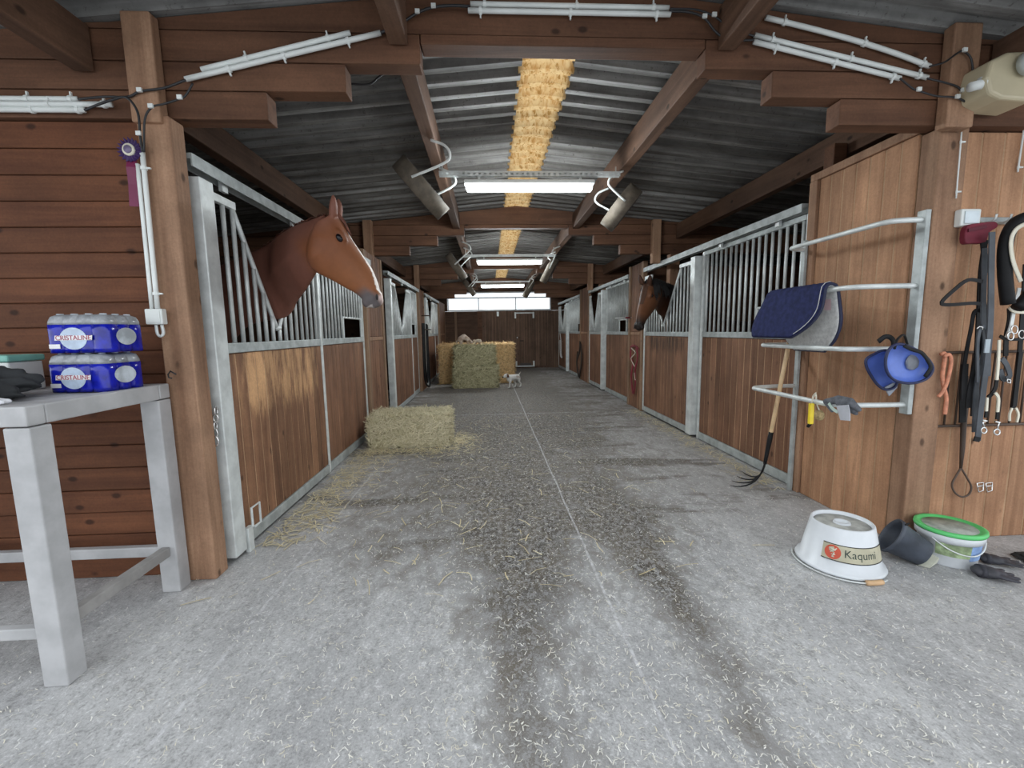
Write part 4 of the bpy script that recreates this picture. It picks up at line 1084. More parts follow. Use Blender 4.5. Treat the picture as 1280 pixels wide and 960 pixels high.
def cat_shape(arch, headlow, sc):
    p = [capsule((-.12, 0, .14), (-.02, 0, .14+arch), .07, .078), capsule((-.02, 0, .14+arch), (.09, 0, .13), .078, .058), capsule((.09, 0, .13), (.16, 0, headlow+.02), .045, .036), capsule((.17, 0, headlow), (.185, 0, headlow-.006), .044, .038), capsule((.20, 0, headlow-.012), (.222, 0, headlow-.018), .022, .016)]
    for sy in (-1, 1):
        p += [capsule((.165, sy*.027, headlow+.035), (.16, sy*.032, headlow+.066), .016, .005), capsule((.08, sy*.04, .11), (.085, sy*.04, .016), .028, .015), capsule((.085, sy*.04, .014), (.11, sy*.04, .012), .016, .012), capsule((-.12, sy*.045, .11), (-.08, sy*.05, .06), .052, .026), capsule((-.08, sy*.05, .06), (-.12, sy*.05, .016), .022, .016), capsule((-.12, sy*.05, .014), (-.08, sy*.05, .012), .016, .012)]
    p += [capsule((-.18, 0, .13), (-.24, .03, .06), .02, .016), capsule((-.24, .03, .06), (-.22, .10, .02), .016, .012)]
    return p
me = blob(cat_shape(.05, .055, 1), .007, 4, 'cat'); colour_mesh(me, lambda co: Vector((.56, .46, .38)) if mnoise.noise(co*11) > -.05 else Vector((.40, .30, .23)))
place(me, 'cat', (-.63, 11.36, 1.125), -.15, 'larger cream cat with arched back and lowered head on the bales', 'cat', [(.205, .028, .065), (.205, -.028, .065)], .98)
me = blob(cat_shape(.0, .15, 1), .007, 4, 'cat'); colour_mesh(me, lambda co: Vector((.62, .52, .42)) if mnoise.noise(co*10+Vector((5, 0, 0))) > -.1 else Vector((.42, .30, .20)))
place(me, 'cat', (-.30, 11.36, 1.12), PI-.5, 'smaller cream kitten with pricked ears on the bales', 'cat', [(.205, .028, .16), (.205, -.028, .16)], .62)

# ------------------------------------------------------------------ hay
def bale(name, label, c, size, rz, core, mat, n, ln=(.06, .16), rough=.03, seed=1, group=None, w=.004, fringe=.05):
    rr = random.Random(seed); L, D, Hh = size; mt = Matrix.Translation(c) @ Matrix.Rotation(rz, 4, 'Z')
    t = thing(name, label, 'bale', c, group)
    bm = bmesh.new(); bmesh.ops.create_cube(bm, size=1.0); bmesh.ops.subdivide_edges(bm, edges=bm.edges[:], cuts=18, use_grid_fill=True)
    for v in bm.verts:
        q = Vector((v.co.x*L, v.co.y*D, (v.co.z+.5)*Hh)); dirn = Vector((v.co.x, v.co.y, v.co.z if v.co.z > -.49 else 0))
        m = max(abs(v.co.x), abs(v.co.y), abs(v.co.z)); e = sum(abs(a) > .42 for a in v.co)
        q += dirn.normalized()*(rough*mnoise.noise(q*7+Vector((seed, 0, 0)))+rough*.7*mnoise.noise(q*19+Vector((0, seed, 0)))-.02*(e > 1))
        q.z = max(q.z, .0); v.co = mt @ q
    mb = MB(); mb.bm.free(); mb.bm = bm; mb.build('bale_body', core, t, True)
    mb = MB()
    for i in range(n):
        f = rr.random(); a, b = rr.uniform(-.5, .5), rr.uniform(-.5, .5); off = rr.uniform(-.012, .022)
        ar = (L*D, L*Hh, L*Hh*.4, D*Hh, D*Hh); x = rr.random()*sum(ar); k = 0
        while x > ar[k]: x -= ar[k]; k += 1
        if k == 0: p = Vector((a*L, b*D, Hh+off)); nn = Vector((0, 0, 1))
        elif k == 1: p = Vector((a*L, -D/2-off, (b+.5)*Hh)); nn = Vector((0, -1, 0))
        elif k == 2: p = Vector((a*L, D/2+off, (b+.5)*Hh)); nn = Vector((0, 1, 0))
        elif k == 3: p = Vector((L/2+off, a*D, (b+.5)*Hh)); nn = Vector((1, 0, 0))
        else: p = Vector((-L/2-off, a*D, (b+.5)*Hh)); nn = Vector((-1, 0, 0))
        d = Vector((rr.gauss(0, 1), rr.gauss(0, 1), rr.gauss(0, .7))); d -= nn*d.dot(nn)*rr.uniform(.5, 1.0); d.normalize()
        if rr.random() < fringe: d = (d+nn*.9).normalized()
        l = rr.uniform(*ln); sd = d.cross(nn)
        if sd.length < .05: sd = Vector((0, 0, 1))
        sd = sd.normalized()*w*rr.uniform(.6, 1.3); bend = nn*rr.uniform(.0, .02)
        q = [p-d*l/2, p+bend, p+d*l/2]
        for z in q: z.z = max(z.z, .004)
        vs = [[mb.bm.verts.new(mt @ (z+s*sd/2)) for s in (-1, 1)] for z in q]
        mb.bm.faces.new((vs[0][0], vs[0][1], vs[1][1], vs[1][0])); mb.bm.faces.new((vs[1][0], vs[1][1], vs[2][1], vs[2][0]))
    o = mb.build('loose_stalks', mat, t); o['kind'] = 'stuff'
    return t
bale('hay_bale', 'pale loose hay bale on the floor against the first wooden panel', (-1.04, 5.72, 0), (1.0, .62, .40), .02, 'hay_pale_core', 'hay_pale', 7500, (.05, .15), .035, 2, w=.005)
bale('hay_bale', 'upper greenish hay bale stacked before the straw bale', (-.38, 11.38, .57), (1.02, .50, .52), 0, 'hay_green_core', 'hay_green', 2600, (.08, .2), .04, 5, w=.010)
bale('hay_bale', 'lower greenish hay bale stacked before the straw bale', (-.36, 11.36, 0), (1.12, .52, .57), .02, 'hay_green_core', 'hay_green', 3200, (.08, .22), .05, 6, w=.010, fringe=.12)
bale('straw_bale', 'big golden straw bale behind the greenish hay', (-.35, 12.75, 0), (2.12, 1.3, 1.10), 0, 'straw_core', 'straw', 3800, (.08, .2), .02, 8, w=.010)

def scatter(name, label, n, fn, mat, seed, ln=(.03, .14), w=.0035):
    rr = random.Random(seed); mb = MB()
    for i in range(n):
        x, y = fn(rr); a = rr.uniform(0, PI); l = rr.uniform(*ln); d = Vector((math.cos(a), math.sin(a), 0)); s = Vector((-d.y, d.x, 0))*w*rr.uniform(.6, 1.4)
        z = .003+rr.random()*.006; b = s.normalized()*rr.uniform(-.012, .012)
        p = [Vector((x, y, z))-d*l/2, Vector((x, y, z+.004))+b, Vector((x, y, z))+d*l/2]
        vs = [[mb.bm.verts.new(q+k*s/2) for k in (-1, 1)] for q in p]
        mb.bm.faces.new((vs[0][0], vs[0][1], vs[1][1], vs[1][0])); mb.bm.faces.new((vs[1][0], vs[1][1], vs[2][1], vs[2][0]))
    o = mb.build(name, mat); tag(o, label, 'straw', kind='stuff'); return o
def f_left(r):
    y = r.uniform(2.9, 5.4); return (XL+.06+abs(r.gauss(0, .16))+(.2*r.random()**2), y)
def f_all(r):
    q = r.random()
    if q < .30: return f_left(r)
    if q < .52: return (XR-.03-abs(r.gauss(0, .13)), r.uniform(3.6, 7.6))
    if q < .72: return (-1.02+r.gauss(0, .36), 5.36-abs(r.gauss(0, .16)))
    if q < .86: return (-.50+abs(r.gauss(0, .17)), 5.7+r.gauss(0, .22))
    return (r.gauss(-.3, .9), 2.2+5*r.random())
scatter('straw_litter', 'loose pale stalks strewn over the aisle floor, thickest along the stalls', 2300, f_all, 'straw_loose', 11, (.03, .17), .0055)
scatter('straw_chaff', 'fine pale chaff flecks trodden over the concrete floor', 14000, lambda r: (r.gauss(.5, 1.5), 1.0+6.5*r.random()**2), 'chaff', 14, (.006, .03), .0030)
# ------------------------------------------------------------------ saddle rack and what hangs on it
t = thing('saddle_rack', 'galvanised four-armed saddle rack on the pale board panel', 'rack', (XR-.02, 3.1, .9))
MB().box(XR-.036, XR-.004, 2.582, 2.642, .88, 2.14).build('upright', 'steel_dark', t, bevel=.004)
MB().box(XR-.05, XR-.024, 3.575, 3.615, .0, 2.16).build('upright', 'steel_dark', t, bevel=.004)
ARM = []
for (z, dx) in ((2.085, .17), (1.69, .36), (1.30, .38), (.94, .44)):
    X0 = XR-.04
    pts = smooth_path([(X0+.015, 2.612, z), (X0-.35*dx, 2.618, z), (X0-.80*dx, 2.64, z), (X0-.97*dx, 2.69, z), (X0-dx, 2.77, z), (X0-dx, 3.15, z), (X0-dx, 3.44, z), (X0-.98*dx, 3.50, z), (X0-.85*dx, 3.545, z), (X0-.4*dx, 3.588, z), (X0, 3.595, z)], 4)
    MB().tube(pts, .0165, 10).build('rack_arm', 'steel', t, True)

# saddle pad: hangs over the second arm
PX, PZ = XR-.04-.36, 1.69
M['navy'] = plain('navy quilted cloth', (.017, .022, .075), .85, 0, .3, 30, .2)
M['navy_trim'] = plain('navy binding', (.02, .024, .06), .7)
M['pad_white'] = plain('white fleece lining', (.56, .56, .55), .95, 0, .15, 40, .1, .3)
def pad_pt(u, v, off=0.0):
    """u 0..1 along the arm, v -1 (aisle flap) .. 1 (wall flap)."""
    y = 2.83+.58*u
    L = .36 if v < 0 else .46; s = abs(v)*L
    R = .03
    if s < R*PI/2:
        a = s/R; x = -math.copysign(math.sin(a)*(R+off), -v) if False else math.copysign(math.sin(a)*(R+off), v); z = (R+off)*math.cos(a)
    else:
        q = s-R*PI/2; spread = .07*q/L if v < 0 else .04*q/L
        x = math.copysign(R+off+spread, v); z = -q
    z -= .0
    return Vector((PX+x*1.0, y, PZ+z-.005))
def outline_u(v):
    """The rounded outline: u range at each v."""
    a = abs(v); k = max(0, (a-.35)/.65)
    if v < 0: return -.06*a+.42*k**2.2, 1.0+.30*a-.16*k**3
    return -.10*a+.30*k**2.6, 1.0-.28*k**2.6
def pad_sheet(o0, o1, v0=-1, v1=1, nu=22, nv=46, inset=0.0):
    mb = MB(); top, bot = [], []
    for i in range(nv+1):
        v = v0+(v1-v0)*i/nv; lo, hi = outline_u(v); lo += inset; hi -= inset; ra, rb = [], []
        for k in range(nu+1):
            u = lo+(hi-lo)*k/nu
            puff = .004*abs(math.sin(u*PI*9)) if o1 > .02 else 0
            ra.append(mb.bm.verts.new(pad_pt(u, v, o1+puff))); rb.append(mb.bm.verts.new(pad_pt(u, v, o0)))
        top.append(ra); bot.append(rb)
    for i in range(nv):
        for k in range(nu):
            mb.bm.faces.new((top[i][k], top[i][k+1], top[i+1][k+1], top[i+1][k])); mb.bm.faces.new((bot[i][k+1], bot[i][k], bot[i+1][k], bot[i+1][k+1]))
    for i in range(nv):
        mb.bm.faces.new((top[i][0], top[i+1][0], bot[i+1][0], bot[i][0])); mb.bm.faces.new((top[i+1][nu], top[i][nu], bot[i][nu], bot[i+1][nu]))
    for k in range(nu):
        mb.bm.faces.new((top[0][k+1], top[0][k], bot[0][k], bot[0][k+1])); mb.bm.faces.new((top[nv][k], top[nv][k+1], bot[nv][k+1], bot[nv][k]))
    return mb
t = thing('saddle_pad', 'navy quilted saddle pad with white lining draped over a rack arm', 'saddle pad', (PX, 3.2, PZ))
pad_sheet(.012, .026).build('quilted_cover', 'navy', t, True)
pad_sheet(.000, .0105, inset=.006).build('fleece_lining', 'pad_white', t, True).name = 'fleece_lining'
rim = []
for i in range(60): v = -1+2*i/59; rim.append(pad_pt(outline_u(v)[0], v, .014))
for k in range(1, 14): rim.append(pad_pt(outline_u(1)[0]+(outline_u(1)[1]-outline_u(1)[0])*k/14, 1, .014))
for i in range(60): v = 1-2*i/59; rim.append(pad_pt(outline_u(v)[1], v, .014))
for k in range(1, 14): rim.append(pad_pt(outline_u(-1)[1]+(outline_u(-1)[0]-outline_u(-1)[1])*k/14, -1, .014))
MB().tube(rim, .010, 6, True).build('binding', 'navy_trim', t, True)
rim2 = [pad_pt(outline_u(v)[0]+.035, v, .030) for v in [-.93+.93*2*i/40 for i in range(41)]]
MB().tube(rim2, .003, 5).build('white_piping', 'pad_white', t, True)
MB().poly([pad_pt(.06, .22, -.004), pad_pt(.16, .22, -.004), pad_pt(.16, .38, -.004), pad_pt(.06, .38, -.004)], (-.002, 0, 0)).build('care_label', plain('pink care label', (.60, .42, .45), .6), t)

# pitchfork
t = thing('pitchfork', 'pitchfork with pale wooden handle leaning on the lowest rack arm', 'pitchfork', at(985, 430, X=2.44))
h0 = at(989, 415, X=2.45); h1 = at(962, 550, X=2.40); g1 = at(958, 570, X=2.39)
MB().tube([h0, h0.lerp(h1, .5), h1, h1.lerp(g1, .3)], .0165, 12).build('handle', plain('pale ash handle', (.62, .44, .25), .5, 0, .12, 12), t, True)
MB().tube([h1.lerp(g1, .0)-(g1-h1)*.5, h1, g1, g1+(g1-h1)*.5], .02, 12, radii=[.0185, .02, .016, .014]).build('ferrule', 'black', t, True)
base = g1+(g1-h1)*.4
tips = [at(912, 607, Z=.012), at(915, 601, Z=.012), at(921, 595, Z=.012), at(927, 589, Z=.012)]
acr = (tips[3]-tips[0]).normalized()
for i, tp in enumerate(tips):
    b = base+acr*.012*(i-1.5); ctl = base.lerp(Vector((tp.x, tp.y, base.z)), .12); ctl.z = .02; ctl += acr*.03*(i-1.5)
    pts = [b*(1-k/9)**2+ctl*2*(k/9)*(1-k/9)+tp*(k/9)**2 for k in range(10)]
    MB().tube(pts, .006, 7, radii=[.0068]*7+[.006, .0045, .002]).build('tine', 'black', t, True)

# blue boots on the third arm
M['boot_blue'] = plain('blue plastic shell', (.13, .21, .60), .32, 0, .12, 8)
M['boot_rim'] = plain('dark blue rim', (.012, .018, .07), .5)
def shell(name, label, pix, Yc, bulge, group=None):
    """An open cup: rim outline from the photograph, hollow towards the viewer."""
    t = thing(name, label, 'horse boot', at(*pix[0], Yc))
    rim = smooth_path([at(px, py, Yc) for px, py in pix], 5, True); c = sum(rim, Vector())/len(rim)
    rings = []
    for f, dpt in ((1.0, 0), (.97, .35), (.88, .65), (.70, .86), (.45, .97), (.12, 1.0)):
        rings.append([c+(p-c)*f+Vector((.35, 1, -.1)).normalized()*bulge*dpt for p in rim])
    mb = MB(); mb.loft(rings, cap=False); mb.bm.faces.new(mb.bm.verts[-len(rim):])
    o = mb.build('plastic_shell', 'boot_blue', t, True); s = o.modifiers.new('t', 'SOLIDIFY'); s.thickness = .006
    MB().tube(rim, .008, 8, True).build('rim', 'boot_rim', t, True)
    return t, c
t, c = shell('horse_boot', 'blue hollow boot shell showing a grey worn patch, hung at the rack arm end', [(1107, 450), (1112, 436), (1123, 430), (1136, 433), (1150, 440), (1161, 450), (1166, 461), (1160, 472), (1147, 478), (1133, 479), (1118, 475), (1109, 465)], 2.44, .07)
lump((c.x+.075, c.y+.048, c.z+.012), (.04, .012, .05), .15, 3, 1.0, 3).build('worn_patch', plain('grey worn patch', (.19, .20, .22), .7), t, True)
MB().strap(smooth_path([at(px, py, 2.435) for px, py in ((1130, 432), (1140, 437), (1152, 441), (1160, 451), (1163, 460), (1156, 471))], 4), .02, .006).build('strap', 'black', t, True)
MB().tube(smooth_path([at(1118, 436, 2.45), at(1122, 424, 2.48), at(1130, 419, 2.56), at(1134, 430, 2.60)], 5), .007, 8).build('hanging_loop', 'black', t, True)
t, c = shell('horse_boot', 'blue curved boot shell with ragged edge hanging behind the hollow one', [(1083, 449), (1092, 443), (1104, 438), (1113, 441), (1116, 458), (1122, 474), (1118, 484), (1108, 487), (1098, 482), (1089, 470), (1083, 458)], 2.54, .05)
MB().poly([at(1106, 484, 2.545), at(1118, 478, 2.545), at(1122, 484, 2.545), at(1112, 495, 2.545)], (0, .008, 0)).build('clear_flap', plain('grey clear flap', (.24, .26, .30), .3), t)
MB().strap(smooth_path([at(1098, 427, 2.53), at(1106, 421, 2.53), at(1113, 422, 2.53), at(1117, 428, 2.53), at(1115, 440, 2.535)], 4), .028, .006).build('strap', 'black', t, True)

# glove, scraper and brush on the lowest arm
XA = XR-.04-.44
t = thing('work_glove', 'grey work glove with a white tag draped on the lowest rack arm', 'glove', at(1055, 505, X=XA))
gp = [at(px, py, X=XA-.02) for px, py in ((1033, 502), (1048, 500), (1062, 503), (1074, 512), (1040, 514), (1056, 508), (1070, 517))]
me = blob([capsule(gp[1], gp[2], .03, .03), capsule(gp[2], gp[3], .028, .014), capsule(gp[0], gp[4], .02, .010), capsule(gp[1], gp[0], .028, .02), capsule(gp[5], gp[6], .022, .012), capsule(gp[1], gp[5], .03, .03)], .006, 3)
link_mesh(me, 'glove_body', plain('grey knitted glove', (.11, .115, .13), .9, 0, .3, 30), t)
p = [at(px, py, X=XA-.056) for px, py in ((1046, 507), (1061, 506), (1063, 516), (1063, 526), (1051, 525))]
MB().poly(p, (-.004, 0, 0)).build('tag', plain('pale cloth tag', (.45, .46, .50), .8), t)
MB().strap(smooth_path([at(px, py, X=XA-.05) for px, py in ((1036, 504), (1041, 511), (1047, 515))], 4), .02, .004, (-1, 0, 0)).build('cuff_tag', plain('pale green cuff', (.45, .55, .50), .8), t)
t = thing('hoof_pick', 'yellow hoof pick with black tip hanging on a loop from the lowest rack arm', 'hoof pick', at(1014, 500, X=XA))
a, b = at(1014.5, 504, X=XA-.03), at(1013, 530, X=XA-.03)
MB().beam(a, b, .024, .03, (1, 0, 0)).build('grip', plain('yellow plastic', (.80, .60, .03), .35), t, bevel=.006)
b2 = at(1010, 531, X=XA-.03)
mb = MB(); mb.tube([b+Vector((0, .0, .004)), b2+Vector((0, 0, -.012))], .011, 10); mb.build('pick_tip', 'black', t, True)
MB().tube(smooth_path([a, at(1017, 497, X=XA-.025), at(1020, 491, X=XA-.02), at(1016, 495, X=XA-.02), a+Vector((.006, .004, 0))], 4), .003, 6).build('string', 'white_rope', t, True)
t = thing('brush', 'round straw-coloured brush hanging beside the yellow hoof pick', 'brush', at(1023, 518, X=XA))
c = at(1024, 519, X=XA+.06)
mb = MB(); mb.ell(c, (.028, .035, .038)); mb.build('bristle_head', plain('straw bristle', (.42, .32, .17), .9, 0, .3, 60, .1, .4), t, True)
MB().tube(smooth_path([c+UPV*.03, at(1021, 505, X=XA+.02), at(1020, 493, X=XA+.005)], 4), .005, 6).build('string', 'white_rope', t, True)

# ------------------------------------------------------------------ hose reel, hooks, bridles on the front wall
t = thing('hose_reel', 'cream plastic hose reel mounted high on the wall', 'hose reel', at(1255, 100, 2.45))
YH = 2.36
pts = [at(px, py, YH) for px, py in ((1241, 74), (1262, 64), (1300, 62), (1318, 75), (1318, 112), (1290, 126), (1252, 123), (1238, 116), (1234, 96))]
MB().poly(pts, (0, .18, 0)).build('case', plain('cream plastic case', (.50, .44, .30), .4, 0, .06), t, bevel=.018, seg=3)
c = at(1283, 80, YH-.02); 
MB().lathe([(.001, 0), (.06, 0), (.06, .03), (.045, .05), (.001, .05)], 24, Matrix.Translation(c) @ Matrix.Rotation(PI/2, 4, 'X')).build('hub', 'steel_dark', t, True)
a, b = at(1234, 103, YH+.04), at(1213, 109, YH+.04)
MB().tube([a+Vector((.02, 0, 0)), a, a.lerp(b, .4), a.lerp(b, .45), b], .03, 14, radii=[.036, .04, .036, .024, .024]).build('hose_guide', 'white_pvc', t, True)
MB().box(at(1240, 70, 2.56).x, at(1300, 70, 2.56).x, YH+.182, 2.633, at(1260, 110, 2.56).z, at(1260, 80, 2.56).z).build('wall_bracket', 'steel_dark', t)

YB = 2.53
t = thing('hook_rail', 'pale metal hook rail above the hanging bridles', 'rail', at(1217, 276, 2.58))
a, b = at(1215, 276, 2.62), at(1330, 270, 2.62)
MB().box(a.x, b.x, 2.612, 2.634, a.z-.02, a.z+.02).build('back_plate', 'steel_dark', t, bevel=.004)
for px in (1222, 1240, 1258, 1275):
    q = at(px, 277, 2.61); MB().tube(smooth_path([q, q+Vector((0, -.05, -.02)), q+Vector((0, -.09, -.01)), q+Vector((0, -.10, .02))], 4), .006, 8).build('hook', 'steel', t, True)
def straps(name, label, cat, items, mat='black', extra=None):
    t = thing(name, label, cat, at(*items[0][0][0], YB))
    for it in items:
        pix, w, Y = it[0], it[1], it[2]; mm = it[3] if len(it) > 3 else mat; nm = it[4] if len(it) > 4 else 'strap'
        MB().strap(smooth_path([at(px, py, Y) for px, py in pix], 4), w, .007).build(nm, mm, t)
    return t
def metal(t, pix, Y, r=.005, nm='buckle', closed=True, mat='chrome'):
    MB().tube([at(px, py, Y) for px, py in pix], r, 7, closed).build(nm, mat, t, True)

t = thing('red_pouch', 'dark red cloth pouch hanging from the hook rail', 'pouch', at(1222, 285, 2.50))
pts = smooth_path([at(px, py, 2.50) for px, py in ((1209, 283), (1222, 279), (1245, 277), (1247, 284), (1238, 290), (1232, 303), (1218, 304), (1207, 303))], 3, True)
MB().poly(pts, (0, .035, 0)).build('cloth_body', plain('dark red cloth', (.15, .008, .025), .7, 0, .25), t, bevel=.006)
MB().poly([at(px, py, 2.495) for px, py in ((1210, 286), (1232, 281), (1233, 285), (1210, 290))], (0, -.005, 0)).build('flap_edge', plain('darker red flap', (.09, .006, .018), .7), t)
straps('bridle', 'black bridle with a pointed noseband sticking out over the pine post', 'bridle', [
    ([(1229, 303), (1231, 330), (1228, 365), (1230, 400), (1222, 440), (1212, 490), (1210, 510)], .035, 2.50),
    ([(1228, 352), (1210, 350), (1192, 363), (1177, 378), (1186, 381), (1215, 379), (1226, 380)], .020, 2.47, 'black', 'noseband'),
    ([(1226, 388), (1218, 390), (1214, 410), (1208, 440), (1204, 470), (1203, 500)], .022, 2.51),
    ([(1232, 300), (1226, 340), (1224, 380), (1222, 420), (1219, 470), (1216, 520)], .030, 2.54),
    ([(1206, 455), (1204, 490), (1203, 528)], .045, 2.555)])
t = straps('rein', 'broad grey-black rein hanging lowest, ending in a square tip', 'rein', [
    ([(1240, 290), (1239, 340), (1238, 400), (1235, 440), (1230, 480), (1225, 520), (1222, 551)], .036, 2.455, 'strap_grey'),
    ([(1222, 546), (1220, 552)], .038, 2.452, 'black', 'strap_end')])
t = straps('bridle', 'grey-black double strap bridle with a pale buckle in the middle', 'bridle', [
    ([(1231, 310), (1230, 350), (1229, 400), (1231, 430), (1226, 460), (1221, 480), (1218, 540)], .030, 2.49, 'strap_grey'),
    ([(1222, 478), (1222, 430), (1226, 410), (1233, 412), (1236, 440), (1236, 470)], .018, 2.465, 'strap_grey')])
MB().box(at(1230, 433, 2.45).x, at(1236, 433, 2.45).x, 2.443, 2.449, at(1233, 441, 2.45).z, at(1233, 424, 2.45).z).build('pale_keeper', plain('pale grey keeper', (.36, .42, .46), .4), t)
metal(t, [(1221, 411), (1224, 408), (1228, 409), (1228, 412)], 2.455, .004, 'buckle', False)
t = thing('girth', 'thick black padded loop with white inner edge hung beside the bridles', 'girth', at(1262, 300, 2.45))
loop = smooth_path([at(px, py, 2.47) for px, py in ((1260, 380), (1256, 340), (1257, 305), (1266, 282), (1284, 272), (1304, 280), (1312, 310), (1302, 345), (1285, 370), (1272, 385))], 5)
MB().tube(loop, .033, 12).build('padded_loop', 'black', t, True)
inner = smooth_path([at(px, py, 2.43) for px, py in ((1276, 352), (1266, 325), (1264, 300), (1272, 285), (1288, 280), (1302, 292))], 5)
MB().strap(inner, .022, .006).build('white_edge', 'white_rope', t, True)
t = straps('bridle', 'black bridle with cream browband and silver bit rings at the wall end', 'bridle', [
    ([(1262, 385), (1262, 400), (1258, 420), (1257, 445)], .03, 2.56),
    ([(1274, 360), (1268, 385), (1263, 410), (1258, 422)], .022, 2.55, 'steel', 'pale_cheek_strap'),
    ([(1262, 384), (1266, 388), (1274, 390), (1290, 390)], .02, 2.53, 'white_rope', 'browband'),
    ([(1250, 420), (1258, 424), (1275, 424), (1300, 420)], .018, 2.56),
    ([(1282, 330), (1279, 380), (1276, 420), (1272, 470), (1266, 512)], .03, 2.58)])
for (cx, cy) in ((1263, 420), (1277, 418), (1268, 412)):
    metal(t, [(cx+4*math.cos(2*PI*k/14), cy+5*math.sin(2*PI*k/14)) for k in range(14)], 2.535, .004, 'bit_ring')
t = straps('lead_rope', 'pair of cream lead ropes with silver snap hooks beside the grey rein', 'lead rope', [
    ([(1249, 425), (1248, 450), (1246, 475)], .016, 2.47, 'white_rope', 'rope'),
    ([(1234, 497), (1233, 514)], .014, 2.46, 'white_rope', 'rope'),
    ([(1244, 491), (1248, 498), (1247, 515)], .016, 2.46, 'white_rope', 'rope'),
    ([(1246, 474), (1244, 485), (1240, 492), (1235, 497)], .022, 2.475, 'black', 'leather_joiner'),
    ([(1233, 512), (1232, 522)], .016, 2.47, 'black', 'leather_end'), ([(1247, 513), (1246, 524)], .016, 2.47, 'black', 'leather_end')], 'white_rope')
for (x, y, s) in ((1230, 525, -1), (1246, 527, 1)):
    metal(t, [(x-2, y), (x+4, y+1), (x+2*s, y+3), (x+1, y+9)], 2.455, .005, 'snap_hook', False)
    metal(t, [(x+3.6*math.cos(2*PI*k/12)-(0 if s > 0 else .5), y+13+3.6*math.sin(2*PI*k/12)) for k in range(12)], 2.455, .005, 'snap_hook')
t = straps('halter', 'dark brown halter with white forked end over the iron grid', 'halter', [
    ([(1276, 440), (1272, 470), (1268, 508)], .028, 2.50),
    ([(1265, 510), (1262, 518), (1262, 526)], .012, 2.50, 'white_rope', 'fork_strap'), ([(1270, 510), (1273, 518), (1271, 528)], .012, 2.50, 'white_rope', 'fork_strap')])
t = straps('halter', 'grey leather halter bunch above the forked straps', 'halter', [([(1252, 448), (1258, 456), (1262, 470), (1254, 474), (1250, 462)], .03, 2.51, 'strap_grey'), ([(1258, 470), (1262, 476)], .02, 2.49, 'strap_grey')])
metal(t, [(1259, 474), (1263, 475), (1263, 479), (1259, 478)], 2.48, .004)
# iron grid
t = thing('iron_grid', 'brown iron grid on the wall behind the bridles', 'grid', at(1170, 440, 2.585))
YG = 2.62
TL_, BL_ = at(1174, 441, YG), at(1166, 533, YG); BR_ = at(1340, 533, YG); TR_ = at(1340, 441, YG)
for zz, nm in ((BL_.z, 'bottom_rail'), (TL_.z, 'top_rail')):
    MB().tube([(BL_.x, YG, zz), (BR_.x, YG, zz)], .009, 8).build(nm, 'brown_iron', t, True)
for i in range(14):
    x = BL_.x+(BR_.x-BL_.x)*i/13; MB().tube([(x, YG, BL_.z+.01), (x, YG, TL_.z-.01)], .006, 8).build('grid_bar', 'brown_iron', t, True)
t = thing('cord', 'knotted orange cord hanging on the iron grid', 'cord', at(1183, 443, 2.54))
orange = plain('faded orange cord', (.60, .25, .15), .75, 0, .2, 30)
MB().tube(smooth_path([at(px, py, 2.545) for px, py in ((1176, 443), (1181, 442), (1180, 455), (1178, 470), (1180, 485), (1183, 497), (1182, 510), (1181, 518))], 5), .011, 8).build('strand', orange, t, True)
MB().tube(smooth_path([at(px, py, 2.53) for px, py in ((1180, 446), (1186, 443), (1189, 450), (1187, 465), (1183, 480), (1178, 490), (1173, 496))], 5), .010, 8).build('strand', orange, t, True)
t = thing('whip', 'brown whip hanging down the wall with a wide loop at its end', 'whip', at(1204, 530, 2.52))
MB().tube([at(px, py, 2.60) for px, py in ((1207, 470), (1205, 520), (1203, 560), (1201, 585))], .012, 8, radii=[.014, .016, .013, .008]).build('shaft', plain('dark brown leather', (.06, .04, .03), .6), t, True)
MB().tube(smooth_path([at(px, py, 2.60) for px, py in ((1201, 585), (1195, 595), (1190, 605), (1193, 615), (1202, 621), (1211, 618), (1214, 608), (1208, 596), (1202, 586)) ], 4), .006, 7).build('loop', plain('brown cord', (.09, .06, .045), .7), t, True)
t = thing('buckle_pair', 'pair of small white metal buckles low on the wall', 'buckle', at(1230, 608, 2.58))
for x in (1225, 1236):
    metal(t, [(x-4, 604), (x+4, 603), (x+4, 613), (x-2, 615)], 2.628, .004, 'buckle'); metal(t, [(x-4, 608), (x+3, 607)], 2.623, .004, 'tongue', False)

# ------------------------------------------------------------------ on the floor at the right
M['tub_white'] = plain('white tub plastic', (.70, .73, .76), .35, 0, .05)
t = thing('feed_tub', 'white plastic tub upside down on the floor with a label round its side', 'tub', (2.14, 2.45, 0))
cT = Vector((2.125, 2.41, 0)); mt = Matrix.Translation(cT); HT = .270
R0, R1 = .208, .160
MB().lathe([(R0-.006, .02), (R0+.018, .012), (R0+.022, .022), (R0+.016, .034), (R0, .036), (R1, HT), (R1-.006, HT+.006), (R1-.014, HT), (R1-.016, HT-.018), (R1-.05, HT-.016), (.045, HT-.014), (.042, HT-.004), (.034, HT-.004), (.03, HT-.014), (.001, HT-.014)], 48, mt, cap=False).build('shell', 'tub_white', t, True)
MB().lathe([(.046, HT-.0135), (R1-.018, HT-.0155), (R1-.018, HT-.0150), (.046, HT-.0130)], 40, mt, cap=False).build('dusty_base', plain('dusty tub base', (.40, .40, .37), .8, 0, .25, 14), t, True)
def cyl_pt(a, z, off=.0): 
    r = R0+(R1-R0)*(z-.036)/(HT-.036)+off; return cT+Vector((r*math.cos(a), r*math.sin(a), z))
